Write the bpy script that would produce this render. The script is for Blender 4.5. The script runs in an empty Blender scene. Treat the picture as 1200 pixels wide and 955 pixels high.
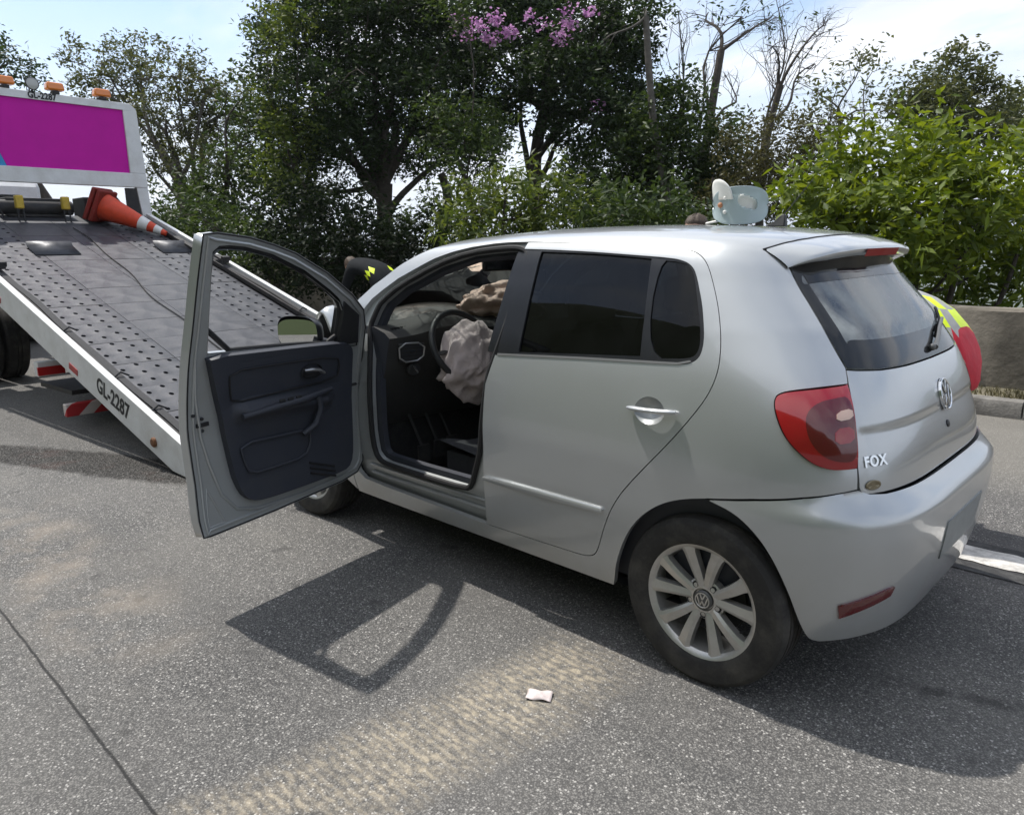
import bpy, bmesh, math, random
import numpy as np
from mathutils import Vector, Matrix, geometry as mgeo
random.seed(7); RNG = np.random.default_rng(7)
SC = bpy.context.scene; COL = SC.collection
R = math.radians

# ------------------------------------------------------------ camera
CAM = np.array([-1.1558, 2.8581, 1.4712]); YAW, PITCH, ROLL, FPX = -0.7968, 0.2140, -0.0177, 868.9
def cam_axes():
    d = np.array([math.cos(YAW)*math.cos(PITCH), math.sin(YAW)*math.cos(PITCH), -math.sin(PITCH)])
    r = np.cross(d, [0, 0, 1]); r /= np.linalg.norm(r); u = np.cross(r, d)
    c, s = math.cos(ROLL), math.sin(ROLL)
    return c*r+s*u, -s*r+c*u, d
CR, CU, CD = cam_axes()
cd = bpy.data.cameras.new('camera'); cam = bpy.data.objects.new('camera', cd); COL.objects.link(cam)
cd.sensor_fit = 'HORIZONTAL'; cd.sensor_width = 36; cd.lens = 36*FPX/1200; cd.clip_start = .05; cd.clip_end = 9000
cam.matrix_world = Matrix(((CR[0], CU[0], -CD[0], CAM[0]), (CR[1], CU[1], -CD[1], CAM[1]), (CR[2], CU[2], -CD[2], CAM[2]), (0, 0, 0, 1)))
SC.camera = cam
def at(u, v, depth):
    """survey helper: the point seen in direction (u, v) at a given distance in front of the photographer"""
    return CAM + depth*(CD + CR*(u-600)/FPX - CU*(v-477.5)/FPX)

# ------------------------------------------------------------ sky, sun, exposure
SUN_DIR = Vector((-.52, -.035, -1)).normalized()      # direction the light travels, from the door's shadow
ELEV = math.asin(-SUN_DIR.z)
w = bpy.data.worlds.new('World'); SC.world = w; w.use_nodes = True
nt = w.node_tree; nt.nodes.clear()
def wn(t, **k):
    n = nt.nodes.new(t)
    for a, b in k.items(): setattr(n, a, b)
    return n
wo = wn('ShaderNodeOutputWorld'); bg = wn('ShaderNodeBackground'); bg.inputs['Strength'].default_value = .15
sky = wn('ShaderNodeTexSky', sky_type='NISHITA', sun_disc=False, sun_elevation=ELEV, sun_rotation=R(87), air_density=1.0, dust_density=.6, ozone_density=2.0)
tc = wn('ShaderNodeTexCoord'); sep = wn('ShaderNodeSeparateXYZ')
nt.links.new(tc.outputs['Generated'], sep.inputs[0])
zz = wn('ShaderNodeMath', operation='ADD'); zz.inputs[1].default_value = .22; nt.links.new(sep.outputs['Z'], zz.inputs[0])
zm = wn('ShaderNodeMath', operation='MAXIMUM'); zm.inputs[1].default_value = .06; nt.links.new(zz.outputs[0], zm.inputs[0])
dx = wn('ShaderNodeMath', operation='DIVIDE'); dy = wn('ShaderNodeMath', operation='DIVIDE')
nt.links.new(sep.outputs['X'], dx.inputs[0]); nt.links.new(zm.outputs[0], dx.inputs[1])
nt.links.new(sep.outputs['Y'], dy.inputs[0]); nt.links.new(zm.outputs[0], dy.inputs[1])
cmb = wn('ShaderNodeCombineXYZ'); nt.links.new(dx.outputs[0], cmb.inputs[0]); nt.links.new(dy.outputs[0], cmb.inputs[1])
mp = wn('ShaderNodeMapping'); mp.inputs['Location'].default_value = (-2.2, 8.9, 0); mp.inputs['Rotation'].default_value = (0, 0, .5); mp.inputs['Scale'].default_value = (1.0, 1.7, 1)
nt.links.new(cmb.outputs[0], mp.inputs[0])
cn = wn('ShaderNodeTexNoise'); cn.inputs['Scale'].default_value = .62; cn.inputs['Detail'].default_value = 7; cn.inputs['Roughness'].default_value = .55; cn.inputs['Distortion'].default_value = .4
nt.links.new(mp.outputs[0], cn.inputs['Vector'])
cr = wn('ShaderNodeValToRGB'); cr.color_ramp.elements[0].position = .36; cr.color_ramp.elements[1].position = .54
nt.links.new(cn.outputs['Fac'], cr.inputs[0])
c2 = wn('ShaderNodeTexNoise'); c2.inputs['Scale'].default_value = 1.3; c2.inputs['Detail'].default_value = 5
nt.links.new(mp.outputs[0], c2.inputs['Vector'])
cr2 = wn('ShaderNodeValToRGB'); cr2.color_ramp.elements[0].position = .35; cr2.color_ramp.elements[1].position = .7
cr2.color_ramp.elements[0].color = (4.7, 5.05, 5.7, 1); cr2.color_ramp.elements[1].color = (6.3, 6.5, 6.9, 1)
nt.links.new(c2.outputs['Fac'], cr2.inputs[0])
mx = wn('ShaderNodeMix', data_type='RGBA')
hz = wn('ShaderNodeMapRange'); hz.inputs['From Min'].default_value = .30; hz.inputs['From Max'].default_value = .06; nt.links.new(sep.outputs['Z'], hz.inputs[0])
hm = wn('ShaderNodeMath', operation='MAXIMUM'); nt.links.new(cr.outputs[0], hm.inputs[0]); nt.links.new(hz.outputs[0], hm.inputs[1]); nt.links.new(hm.outputs[0], mx.inputs['Factor']); nt.links.new(sky.outputs[0], mx.inputs['A']); nt.links.new(cr2.outputs[0], mx.inputs['B'])
nt.links.new(mx.outputs['Result'], bg.inputs['Color']); nt.links.new(bg.outputs[0], wo.inputs[0])
sl = bpy.data.lights.new('sun', 'SUN'); sl.energy = 3.8; sl.angle = R(.9); sl.color = (1, .955, .89)
so = bpy.data.objects.new('sun', sl); COL.objects.link(so); so.rotation_euler = SUN_DIR.to_track_quat('-Z', 'Y').to_euler(); so.location = (8, 0, 20)
SC.view_settings.view_transform = 'Standard'; SC.view_settings.look = 'None'; SC.view_settings.exposure = 0.40; SC.view_settings.gamma = 1
SC.render.engine = 'CYCLES'
SC.cycles.max_bounces = 8; SC.cycles.transparent_max_bounces = 12
# ------------------------------------------------------------ helpers
class MB:
    """collects shapes into one mesh"""
    def __init__(s): s.v = []; s.f = []; s.mi = []; s.cur = 0
    def add(s, vs, fs, M=None):
        b = len(s.v)
        for p in vs:
            p = Vector(p)
            s.v.append(tuple(M @ p) if M else tuple(p))
        for f in fs: s.f.append([b+i for i in f]); s.mi.append(s.cur)
        return s
    def box(s, c, d, M=None, taper=1):
        x, y, z = c; a, b, h = d[0]/2, d[1]/2, d[2]/2; t = taper
        vs = [(x-a, y-b, z-h), (x+a, y-b, z-h), (x+a, y+b, z-h), (x-a, y+b, z-h), (x-a*t, y-b*t, z+h), (x+a*t, y-b*t, z+h), (x+a*t, y+b*t, z+h), (x-a*t, y+b*t, z+h)]
        return s.add(vs, [(0, 3, 2, 1), (4, 5, 6, 7), (0, 1, 5, 4), (1, 2, 6, 5), (2, 3, 7, 6), (3, 0, 4, 7)], M)
    def prism(s, poly, h0, h1, M=None):
        n = len(poly)
        vs = [(p[0], p[1], h0) for p in poly]+[(p[0], p[1], h1) for p in poly]
        fs = [list(range(n))[::-1], list(range(n, 2*n))]+[(i, (i+1) % n, n+(i+1) % n, n+i) for i in range(n)]
        return s.add(vs, fs, M)
    def lathe(s, prof, n=24, M=None, cap=True):
        vs = []; fs = []
        for r, z in prof:
            for i in range(n):
                a = 2*math.pi*i/n; vs.append((r*math.cos(a), r*math.sin(a), z))
        for k in range(len(prof)-1):
            for i in range(n):
                j = (i+1) % n; fs.append((k*n+i, k*n+j, (k+1)*n+j, (k+1)*n+i))
        if cap:
            fs.append(list(range(n))[::-1]); fs.append([(len(prof)-1)*n+i for i in range(n)])
        return s.add(vs, fs, M)
    def tube(s, pts, r, n=8, M=None, cap=True, flat=1.0, closed=False):
        pts = [Vector(p) for p in pts]; m = len(pts)
        rs = r if isinstance(r, (list, tuple, np.ndarray)) else [r]*m
        vs = []; fs = []; prev = None
        for i, p in enumerate(pts):
            if closed: t = pts[(i+1) % m]-pts[i-1]
            else: t = pts[min(i+1, m-1)]-pts[max(i-1, 0)]
            t = t.normalized() if t.length > 1e-9 else Vector((0, 0, 1))
            if prev is None:
                a = Vector((0, 0, 1)) if abs(t.z) < .9 else Vector((1, 0, 0))
                prev = t.cross(a).normalized()
            u = (prev-t*prev.dot(t)).normalized(); prev = u; q = t.cross(u)
            for k in range(n):
                an = 2*math.pi*k/n; vs.append(tuple(p+u*math.cos(an)*rs[i]+q*math.sin(an)*rs[i]*flat))
        for i in range(m if closed else m-1):
            for k in range(n):
                j = (k+1) % n; i2 = (i+1) % m; fs.append((i*n+k, i*n+j, i2*n+j, i2*n+k))
        if cap and not closed:
            fs.append(list(range(n))[::-1]); fs.append([(m-1)*n+k for k in range(n)])
        return s.add(vs, fs, M)
    def ball(s, c, r, M=None, n=12, m=8):
        vs = []; fs = []
        rx, ry, rz = r if isinstance(r, (tuple, list)) else (r, r, r)
        for i in range(m+1):
            t = math.pi*i/m
            for k in range(n):
                a = 2*math.pi*k/n; vs.append((c[0]+rx*math.sin(t)*math.cos(a), c[1]+ry*math.sin(t)*math.sin(a), c[2]-rz*math.cos(t)))
        for i in range(m):
            for k in range(n):
                j = (k+1) % n; fs.append((i*n+k, i*n+j, (i+1)*n+j, (i+1)*n+k))
        return s.add(vs, fs, M)
    def grid(s, fn, nu, nv, M=None):
        vs = [fn(i/nu, j/nv) for j in range(nv+1) for i in range(nu+1)]
        fs = [(j*(nu+1)+i, j*(nu+1)+i+1, (j+1)*(nu+1)+i+1, (j+1)*(nu+1)+i) for j in range(nv) for i in range(nu)]
        return s.add(vs, fs, M)
    def mesh(s, name, mats, ang=35):
        me = bpy.data.meshes.new(name); me.from_pydata(s.v, [], s.f)
        for m in (mats if isinstance(mats, (list, tuple)) else [mats]): me.materials.append(m)
        me.polygons.foreach_set('material_index', s.mi)
        bm = bmesh.new(); bm.from_mesh(me); bmesh.ops.remove_doubles(bm, verts=bm.verts, dist=1e-6); bmesh.ops.recalc_face_normals(bm, faces=bm.faces); bm.to_mesh(me); bm.free()
        me.shade_smooth()
        if ang: me.set_sharp_from_angle(angle=R(ang))
        me.update(); return me
    def build(s, name, mats, parent=None, ang=35, bevel=0, seg=2, M=None, subsurf=0, solid=0):
        return obj(name, s.mesh(name, mats, ang), parent, bevel, seg, M, subsurf, solid)
def obj(name, me, parent=None, bevel=0, seg=2, M=None, subsurf=0, solid=0):
    o = bpy.data.objects.new(name, me); COL.objects.link(o)
    if parent is not None:
        o.parent = parent; o.matrix_parent_inverse = world_of(parent).inverted()
    if M is not None: o.matrix_basis = M
    if solid:
        m = o.modifiers.new('solid', 'SOLIDIFY'); m.thickness = solid; m.offset = 0
    if bevel:
        m = o.modifiers.new('bevel', 'BEVEL'); m.width = bevel; m.segments = seg; m.limit_method = 'ANGLE'; m.angle_limit = R(40); m.harden_normals = False
    if subsurf:
        m = o.modifiers.new('sub', 'SUBSURF'); m.levels = subsurf; m.render_levels = subsurf
    return o
def world_of(o):
    m = o.matrix_basis.copy()
    if o.parent: m = world_of(o.parent) @ o.matrix_parent_inverse @ m
    return m
def tag(o, label, cat, group=None, kind=None):
    if label: o['label'] = label
    if cat: o['category'] = cat
    if group: o['group'] = group
    if kind: o['kind'] = kind
    return o
def thing(name, label, cat, loc=(0, 0, 0), group=None):
    o = bpy.data.objects.new(name, None); COL.objects.link(o); o.location = loc; o.empty_display_size = .2
    return tag(o, label, cat, group)
def structure(o): o['kind'] = 'structure'; return o
def T(*a): return Matrix.Translation(Vector(a))
def rotm(a, ax): return Matrix.Rotation(a, 4, ax)
def frame(o, x, y, z): return Matrix(((x[0], y[0], z[0], o[0]), (x[1], y[1], z[1], o[1]), (x[2], y[2], z[2], o[2]), (0, 0, 0, 1)))
def text_mesh(txt, size, depth=.0, space=1.0, squeeze=1.0, bold=0.0):
    cu = bpy.data.curves.new('lettering', 'FONT'); cu.body = txt; cu.size = size; cu.extrude = depth; cu.align_x = 'CENTER'; cu.align_y = 'CENTER'; cu.space_character = space; cu.offset = bold
    o = bpy.data.objects.new('lettering', cu); COL.objects.link(o)
    dg = bpy.context.evaluated_depsgraph_get(); me = bpy.data.meshes.new_from_object(o.evaluated_get(dg)); bpy.data.objects.remove(o); bpy.data.curves.remove(cu)
    for v in me.vertices: v.co.x *= squeeze
    return me

# ------------------------------------------------------------ materials
def mat(name, col, rough=.6, metal=0, coat=0, spec=.5, var=0, vscale=20, bump=0, bscale=60, dirt=None, trans=0, ior=1.45, emit=None, sheen=0, coat_r=.03, rvar=0):
    m = bpy.data.materials.new(name); m.use_nodes = True; t = m.node_tree; b = t.nodes['Principled BSDF']
    b.inputs['Base Color'].default_value = (*col, 1); b.inputs['Roughness'].default_value = rough; b.inputs['Metallic'].default_value = metal
    b.inputs['Coat Weight'].default_value = coat; b.inputs['Coat Roughness'].default_value = coat_r; b.inputs['Specular IOR Level'].default_value = spec
    b.inputs['Transmission Weight'].default_value = trans; b.inputs['IOR'].default_value = ior; b.inputs['Sheen Weight'].default_value = sheen
    if emit: b.inputs['Emission Color'].default_value = (*emit[:3], 1); b.inputs['Emission Strength'].default_value = emit[3]
    L = t.links.new
    def N(k, **q):
        n = t.nodes.new(k)
        for a, c in q.items(): setattr(n, a, c)
        return n
    if var or bump or dirt or rvar:
        tc = N('ShaderNodeTexCoord')
    if var or dirt or rvar:
        n = N('ShaderNodeTexNoise'); n.inputs['Scale'].default_value = vscale; n.inputs['Detail'].default_value = 6; n.inputs['Roughness'].default_value = .62; L(tc.outputs['Object'], n.inputs['Vector'])
        mr = N('ShaderNodeMapRange'); mr.inputs['From Min'].default_value = .3; mr.inputs['From Max'].default_value = .7; mr.inputs['To Min'].default_value = 1-var; mr.inputs['To Max'].default_value = 1+var; L(n.outputs['Fac'], mr.inputs[0])
        h = N('ShaderNodeMix', data_type='RGBA', blend_type='MULTIPLY'); h.inputs['Factor'].default_value = 1; h.inputs['A'].default_value = (*col, 1); L(mr.outputs[0], h.inputs['B'])
        out = h.outputs['Result']
        if dirt:
            n2 = N('ShaderNodeTexNoise'); n2.inputs['Scale'].default_value = dirt[4]; n2.inputs['Detail'].default_value = 8; n2.inputs['Roughness'].default_value = .7; L(tc.outputs['Object'], n2.inputs['Vector'])
            m2 = N('ShaderNodeMapRange'); m2.inputs['From Min'].default_value = .45; m2.inputs['From Max'].default_value = .75; m2.inputs['To Max'].default_value = dirt[3]; L(n2.outputs['Fac'], m2.inputs[0])
            d = N('ShaderNodeMix', data_type='RGBA'); d.inputs['B'].default_value = (*dirt[:3], 1); L(m2.outputs[0], d.inputs['Factor']); L(out, d.inputs['A']); out = d.outputs['Result']
        L(out, b.inputs['Base Color'])
        if rvar:
            m3 = N('ShaderNodeMapRange'); m3.inputs['From Min'].default_value = .3; m3.inputs['From Max'].default_value = .7; m3.inputs['To Min'].default_value = max(rough-rvar, .02); m3.inputs['To Max'].default_value = rough+rvar; L(n.outputs['Fac'], m3.inputs[0]); L(m3.outputs[0], b.inputs['Roughness'])
    if bump:
        nb = N('ShaderNodeTexNoise'); nb.inputs['Scale'].default_value = bscale; nb.inputs['Detail'].default_value = 4; L(tc.outputs['Object'], nb.inputs['Vector'])
        bp = N('ShaderNodeBump'); bp.inputs['Strength'].default_value = bump; bp.inputs['Distance'].default_value = .01; L(nb.outputs['Fac'], bp.inputs['Height']); L(bp.outputs[0], b.inputs['Normal'])
    return m
def pane_mat(name, tint, ior=1.5, rough=0.0, dust_sheen=0):
    m = bpy.data.materials.new(name); m.use_nodes = True; t = m.node_tree; t.nodes.clear(); L = t.links.new
    o = t.nodes.new('ShaderNodeOutputMaterial'); tr = t.nodes.new('ShaderNodeBsdfTransparent'); tr.inputs[0].default_value = (*tint, 1)
    gl = t.nodes.new('ShaderNodeBsdfGlossy'); gl.inputs['Roughness'].default_value = rough; gl.inputs[0].default_value = (1, 1, 1, 1)
    fr = t.nodes.new('ShaderNodeFresnel'); fr.inputs[0].default_value = ior; mx = t.nodes.new('ShaderNodeMixShader')
    L(fr.outputs[0], mx.inputs[0]); L(tr.outputs[0], mx.inputs[1]); L(gl.outputs[0], mx.inputs[2]); last = mx
    if dust_sheen:
        df = t.nodes.new('ShaderNodeBsdfDiffuse'); df.inputs[0].default_value = (.40, .43, .43, 1)
        tcn = t.nodes.new('ShaderNodeTexCoord'); n = t.nodes.new('ShaderNodeTexNoise'); n.inputs['Scale'].default_value = 9; n.inputs['Detail'].default_value = 8; L(tcn.outputs['Object'], n.inputs['Vector'])
        mr = t.nodes.new('ShaderNodeMapRange'); mr.inputs['From Min'].default_value = .3; mr.inputs['From Max'].default_value = .8; mr.inputs['To Max'].default_value = dust_sheen; L(n.outputs['Fac'], mr.inputs[0])
        m2 = t.nodes.new('ShaderNodeMixShader'); L(mr.outputs[0], m2.inputs[0]); L(mx.outputs[0], m2.inputs[1]); L(df.outputs[0], m2.inputs[2]); last = m2
    L(last.outputs[0], o.inputs[0]); return m
SILVER = mat('silver_paint', (.47, .487, .495), rough=.32, metal=.58, coat=.9, coat_r=.04, rvar=.03, vscale=3, dirt=(.36, .34, .31, .14, 1.6))
def road_dust(m, col=(.30, .275, .235), top=.60, amt=.45):
    t = m.node_tree; b = t.nodes['Principled BSDF']; L = t.links.new; src = b.inputs['Base Color'].links[0].from_socket
    tc = t.nodes.new('ShaderNodeTexCoord'); s_ = t.nodes.new('ShaderNodeSeparateXYZ'); L(tc.outputs['Object'], s_.inputs[0]); n = t.nodes.new('ShaderNodeTexNoise'); n.inputs['Scale'].default_value = 5; n.inputs['Detail'].default_value = 8; L(tc.outputs['Object'], n.inputs['Vector'])
    r1 = t.nodes.new('ShaderNodeMapRange'); r1.inputs['From Min'].default_value = top; r1.inputs['From Max'].default_value = .22; r1.inputs['To Max'].default_value = amt; L(s_.outputs[2], r1.inputs[0])
    r2 = t.nodes.new('ShaderNodeMapRange'); r2.inputs['From Min'].default_value = .3; r2.inputs['From Max'].default_value = .65; L(n.outputs['Fac'], r2.inputs[0])
    mu = t.nodes.new('ShaderNodeMath'); mu.operation = 'MULTIPLY'; L(r1.outputs[0], mu.inputs[0]); L(r2.outputs[0], mu.inputs[1])
    mx = t.nodes.new('ShaderNodeMix'); mx.data_type = 'RGBA'; mx.inputs['B'].default_value = (*col, 1); L(mu.outputs[0], mx.inputs['Factor']); L(src, mx.inputs['A']); L(mx.outputs['Result'], b.inputs['Base Color'])
    me_ = t.nodes.new('ShaderNodeMath'); me_.operation = 'MULTIPLY_ADD'; me_.inputs[1].default_value = -.5; me_.inputs[2].default_value = b.inputs['Metallic'].default_value; L(mu.outputs[0], me_.inputs[0]); L(me_.outputs[0], b.inputs['Metallic'])
road_dust(SILVER)
SILVER_SHADED = mat('silver_paint_shaded', (.36, .378, .38), rough=.42, metal=.5, coat=.5, coat_r=.1, dirt=(.33, .31, .28, .3, 6))  # car silver darkened: shade of inner faces, jambs and cups put into colour
BLACK_PL = mat('black_plastic', (.018, .019, .021), rough=.5, bump=.06, bscale=300, dirt=(.06, .058, .055, .35, 5))
BLACK_GL = mat('gloss_black_film', (.012, .013, .016), rough=.28, dirt=(.05, .05, .05, .3, 6))
RUBBER = mat('rubber_seal', (.012, .012, .013), rough=.7)
TYRE = mat('tyre_rubber', (.022, .021, .020), rough=.82, dirt=(.12, .11, .095, .5, 9), bump=.1, bscale=90)
ALLOY = mat('alloy_rim', (.52, .51, .49), rough=.38, metal=.7, coat=.3, dirt=(.24, .22, .19, .45, 8))
CHROME = mat('chrome', (.75, .76, .77), rough=.12, metal=1, rvar=.05, vscale=30)
TRIM_DARK = mat('charcoal_trim', (.030, .034, .046), rough=.55, bump=.12, bscale=420, dirt=(.07, .068, .065, .25, 7))
TRIM_MID = mat('grey_dash', (.036, .036, .035), rough=.65, bump=.1, bscale=350, dirt=(.075, .07, .065, .4, 6))
CARPET = mat('dark_carpet', (.02, .02, .021), rough=.95, bump=.4, bscale=500, dirt=(.09, .085, .08, .4, 8))
FABRIC = mat('seat_cloth', (.03, .031, .035), rough=.9, bump=.3, bscale=600, var=.2, vscale=50)
GLASS_TINT = pane_mat('tinted_glass', (.02, .024, .03), ior=1.36, dust_sheen=.01)
GLASS_REAR = pane_mat('rear_glass', (.10, .115, .115), ior=2.0, dust_sheen=.85)  # heavy dust film lightens the pane, painting in part of its bright reflection
GLASS_CLR = pane_mat('windscreen_glass', (.55, .60, .58), dust_sheen=.02)
RED_LENS = mat('red_lens', (.30, .003, .007), rough=.10, coat=1, coat_r=.02, spec=.6)
RED_DARK = mat('dark_red_lens', (.10, .003, .005), rough=.12, coat=1, coat_r=.03)
CLEAR_LENS = mat('clear_lens', (.62, .42, .34), rough=.15, coat=1)
WHITE_PAINT = mat('white_paint', (.70, .71, .71), rough=.42, coat=.3, dirt=(.34, .31, .26, .4, 3.5), var=.05, vscale=9)
MAGENTA = mat('magenta_board', (.56, .008, .36), rough=.6, spec=.25, var=.06, vscale=4)
SIGN_BLUE = mat('blue_board', (.03, .26, .55), rough=.5)
LETTER = mat('black_lettering', (.015, .015, .017), rough=.55, var=.3, vscale=60)
DECK_STEEL = mat('deck_steel', (.055, .058, .068), rough=.5, metal=.3, var=.3, vscale=7, dirt=(.14, .135, .135, .5, 5), bump=.12, bscale=40, rvar=.12)
DARK_STEEL = mat('dark_steel', (.03, .03, .032), rough=.6, metal=.3, dirt=(.09, .08, .07, .5, 9))
AMBER = mat('amber_lens', (.75, .20, .012), rough=.18, coat=1)
# ------------------------------------------------------------ ground, road, kerb, wall
def asphalt():
    m = bpy.data.materials.new('asphalt'); m.use_nodes = True; t = m.node_tree; b = t.nodes['Principled BSDF']; L = t.links.new
    def N(k, **q):
        n = t.nodes.new(k)
        for a, c in q.items(): setattr(n, a, c)
        return n
    def I(n, **q):
        for a, c in q.items(): n.inputs[a.replace('_', ' ')].default_value = c
        return n
    tc = N('ShaderNodeTexCoord'); P_ = tc.outputs['Object']
    def noise(sc, det=4, rough=.6, vec=None):
        n = I(N('ShaderNodeTexNoise'), Scale=sc, Detail=det, Roughness=rough); L(vec or P_, n.inputs['Vector']); return n.outputs['Fac']
    def rng(x, a, c, lo=0., hi=1.):
        n = I(N('ShaderNodeMapRange'), From_Min=a, From_Max=c, To_Min=lo, To_Max=hi); L(x, n.inputs[0]); return n.outputs[0]
    def mth(op, x, y):
        n = N('ShaderNodeMath', operation=op)
        for i, q in enumerate((x, y)):
            if isinstance(q, (int, float)): n.inputs[i].default_value = q
            else: L(q, n.inputs[i])
        return n.outputs[0]
    def mix(f, a, c):
        n = N('ShaderNodeMix', data_type='RGBA')
        for k, q in (('Factor', f), ('A', a), ('B', c)):
            if isinstance(q, tuple): n.inputs[k].default_value = (*q, 1)
            elif isinstance(q, (int, float)): n.inputs[k].default_value = q
            else: L(q, n.inputs[k])
        return n.outputs['Result']
    v1 = I(N('ShaderNodeTexVoronoi'), Scale=180); L(P_, v1.inputs['Vector'])
    v2 = I(N('ShaderNodeTexVoronoi'), Scale=115, Randomness=1.0); L(P_, v2.inputs['Vector'])
    sc1 = N('ShaderNodeSeparateColor'); L(v1.outputs['Color'], sc1.inputs[0])
    sc2 = N('ShaderNodeSeparateColor'); L(v2.outputs['Color'], sc2.inputs[0])
    stone = mix(rng(sc1.outputs[0], 0, 1), (.060, .060, .060), (.215, .208, .195))
    chip = mth('MULTIPLY', rng(sc2.outputs[1], .80, .86), rng(v2.outputs['Distance'], .55, .38))
    col = mix(chip, stone, (.46, .445, .42))
    dark = mth('MULTIPLY', rng(v1.outputs['Distance'], .45, .62), .7)
    col = mix(dark, col, (.030, .030, .031))
    big = noise(.9, 5); col = mix(rng(big, .35, .7, 0, .38), col, (.185, .176, .162))
    mpn = N('ShaderNodeMapping'); mpn.inputs['Scale'].default_value = (.16, 1.5, 1); L(P_, mpn.inputs[0])
    lane = noise(1.1, 5, .55, mpn.outputs[0]); col = mix(rng(lane, .48, .68, 0, .34), col, (.062, .061, .060)); col = mix(rng(lane, .45, .30, 0, .26), col, (.225, .212, .19))
    spots = mth('MULTIPLY', rng(noise(5.5, 3, .5), .66, .72), .5); col = mix(spots, col, (.04, .039, .038))
    sx = N('ShaderNodeSeparateXYZ'); L(P_, sx.inputs[0]); X, Y = sx.outputs[0], sx.outputs[1]
    nz = noise(2.2, 5); nzf = noise(26, 5, .7)
    # polished, darker lane band behind the car and beyond the white line
    # sandy tyre tracks: strip crossing the lane, with tread ribs
    ax = mth('SUBTRACT', X, mth('MULTIPLY', mth('SUBTRACT', 1.2, Y), -.10))
    wob = mth('MULTIPLY', mth('SUBTRACT', nz, .5), .22)
    d1 = mth('ABSOLUTE', mth('SUBTRACT', mth('ADD', ax, wob), .39), 0)
    strip = rng(d1, .26, .10)
    inY = mth('MULTIPLY', rng(Y, .78, 1.0), rng(Y, 2.9, 2.3))
    ribs = N('ShaderNodeTexWave', wave_type='BANDS', bands_direction='Y'); I(ribs, Scale=10.0, Distortion=4.0, Detail=3, Detail_Scale=2.5); L(P_, ribs.inputs['Vector'])
    rb = rng(ribs.outputs['Fac'], .25, .75, .42, 1)
    sand = mth('MULTIPLY', mth('MULTIPLY', strip, inY), mth('MULTIPLY', mth('MULTIPLY', rb, rng(nzf, .34, .62)), rng(noise(3.2, 4), .33, .58, .45, 1)))
    col = mix(mth('MULTIPLY', sand, .85), col, (.43, .37, .275))
    d2 = mth('ABSOLUTE', mth('SUBTRACT', mth('ADD', Y, mth('MULTIPLY', wob, 2.0)), 2.02), 0)
    dust2 = mth('MULTIPLY', mth('MULTIPLY', rng(d2, .40, .05), mth('MULTIPLY', rng(X, 1.2, 2.2), rng(X, 4.6, 3.4))), rng(noise(3.5, 6), .45, .7))
    col = mix(mth('MULTIPLY', dust2, .45), col, (.33, .275, .215))
    # oil and fluid stain by the tow truck's tail
    ox = mth('DIVIDE', mth('SUBTRACT', X, 4.55), 1.25); oy = mth('DIVIDE', mth('SUBTRACT', Y, mth('ADD', 1.25, mth('MULTIPLY', mth('SUBTRACT', X, 4.5), .42))), .23)
    od = mth('ADD', mth('ADD', mth('POWER', mth('ABSOLUTE', ox, 0), 2.4), mth('POWER', mth('ABSOLUTE', oy, 0), 2.0)), mth('MULTIPLY', mth('SUBTRACT', noise(4.5, 6, .7), .5), 1.9))
    oil = mth('MULTIPLY', rng(od, 1.45, .95), rng(mth('ADD', mth('MULTIPLY', noise(60, 4), .6), mth('MULTIPLY', sc1.outputs[2], .35)), .25, .52))
    col = mix(mth('MULTIPLY', oil, .95), col, mix(rng(noise(3, 3), .55, .70), (.014, .013, .012), (.034, .019, .016)))
    # dark drip trail behind the rear bumper
    t1 = mth('ABSOLUTE', mth('SUBTRACT', mth('ADD', Y, mth('MULTIPLY', mth('SUBTRACT', nz, .5), .25)), mth('ADD', .40, mth('MULTIPLY', mth('ADD', X, .4), .35))), 0)
    trail = mth('MULTIPLY', mth('MULTIPLY', rng(t1, .055, .02), rng(X, -.35, -.5)), rng(noise(14, 5), .35, .6))
    col = mix(mth('MULTIPLY', trail, .55), col, (.02, .02, .02))
    # second lane slightly newer and darker next to the white line
    l2 = mth('MULTIPLY', rng(Y, -.70, -.80), rng(Y, -1.55, -1.42)); col = mix(mth('MULTIPLY', l2, .45), col, (.045, .045, .047))
    sh = rng(Y, -2.0, -2.7); col = mix(mth('MULTIPLY', sh, .45), col, (.21, .195, .165))
    # sealed joint
    jd = mth('ABSOLUTE', mth('SUBTRACT', mth('ADD', Y, mth('MULTIPLY', mth('SUBTRACT', noise(7, 4), .5), .016)), 2.312), 0)
    col = mix(mth('MULTIPLY', rng(jd, .0065, .0025), .9), col, (.018, .018, .018))
    L(col, b.inputs['Base Color'])
    rg = rng(oil, 0, 1, .88, .62); L(rg, b.inputs['Roughness']); L(rng(oil, 0, 1, .35, .05), b.inputs['Specular IOR Level'])
    hgt = mth('SUBTRACT', mth('MULTIPLY', v1.outputs['Distance'], -1.0), mth('MULTIPLY', rng(jd, .008, .002), 1.4))
    bp = I(N('ShaderNodeBump'), Strength=.55, Distance=.004); L(hgt, bp.inputs['Height']); L(bp.outputs[0], b.inputs['Normal'])
    return m
ASPHALT = asphalt()
g = MB(); g.add([(-60, -4.32, 0), (120, -4.32, 0), (120, 30, 0), (-60, 30, 0)], [(0, 1, 2, 3)])
road = structure(g.build('road', ASPHALT, ang=0))
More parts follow.
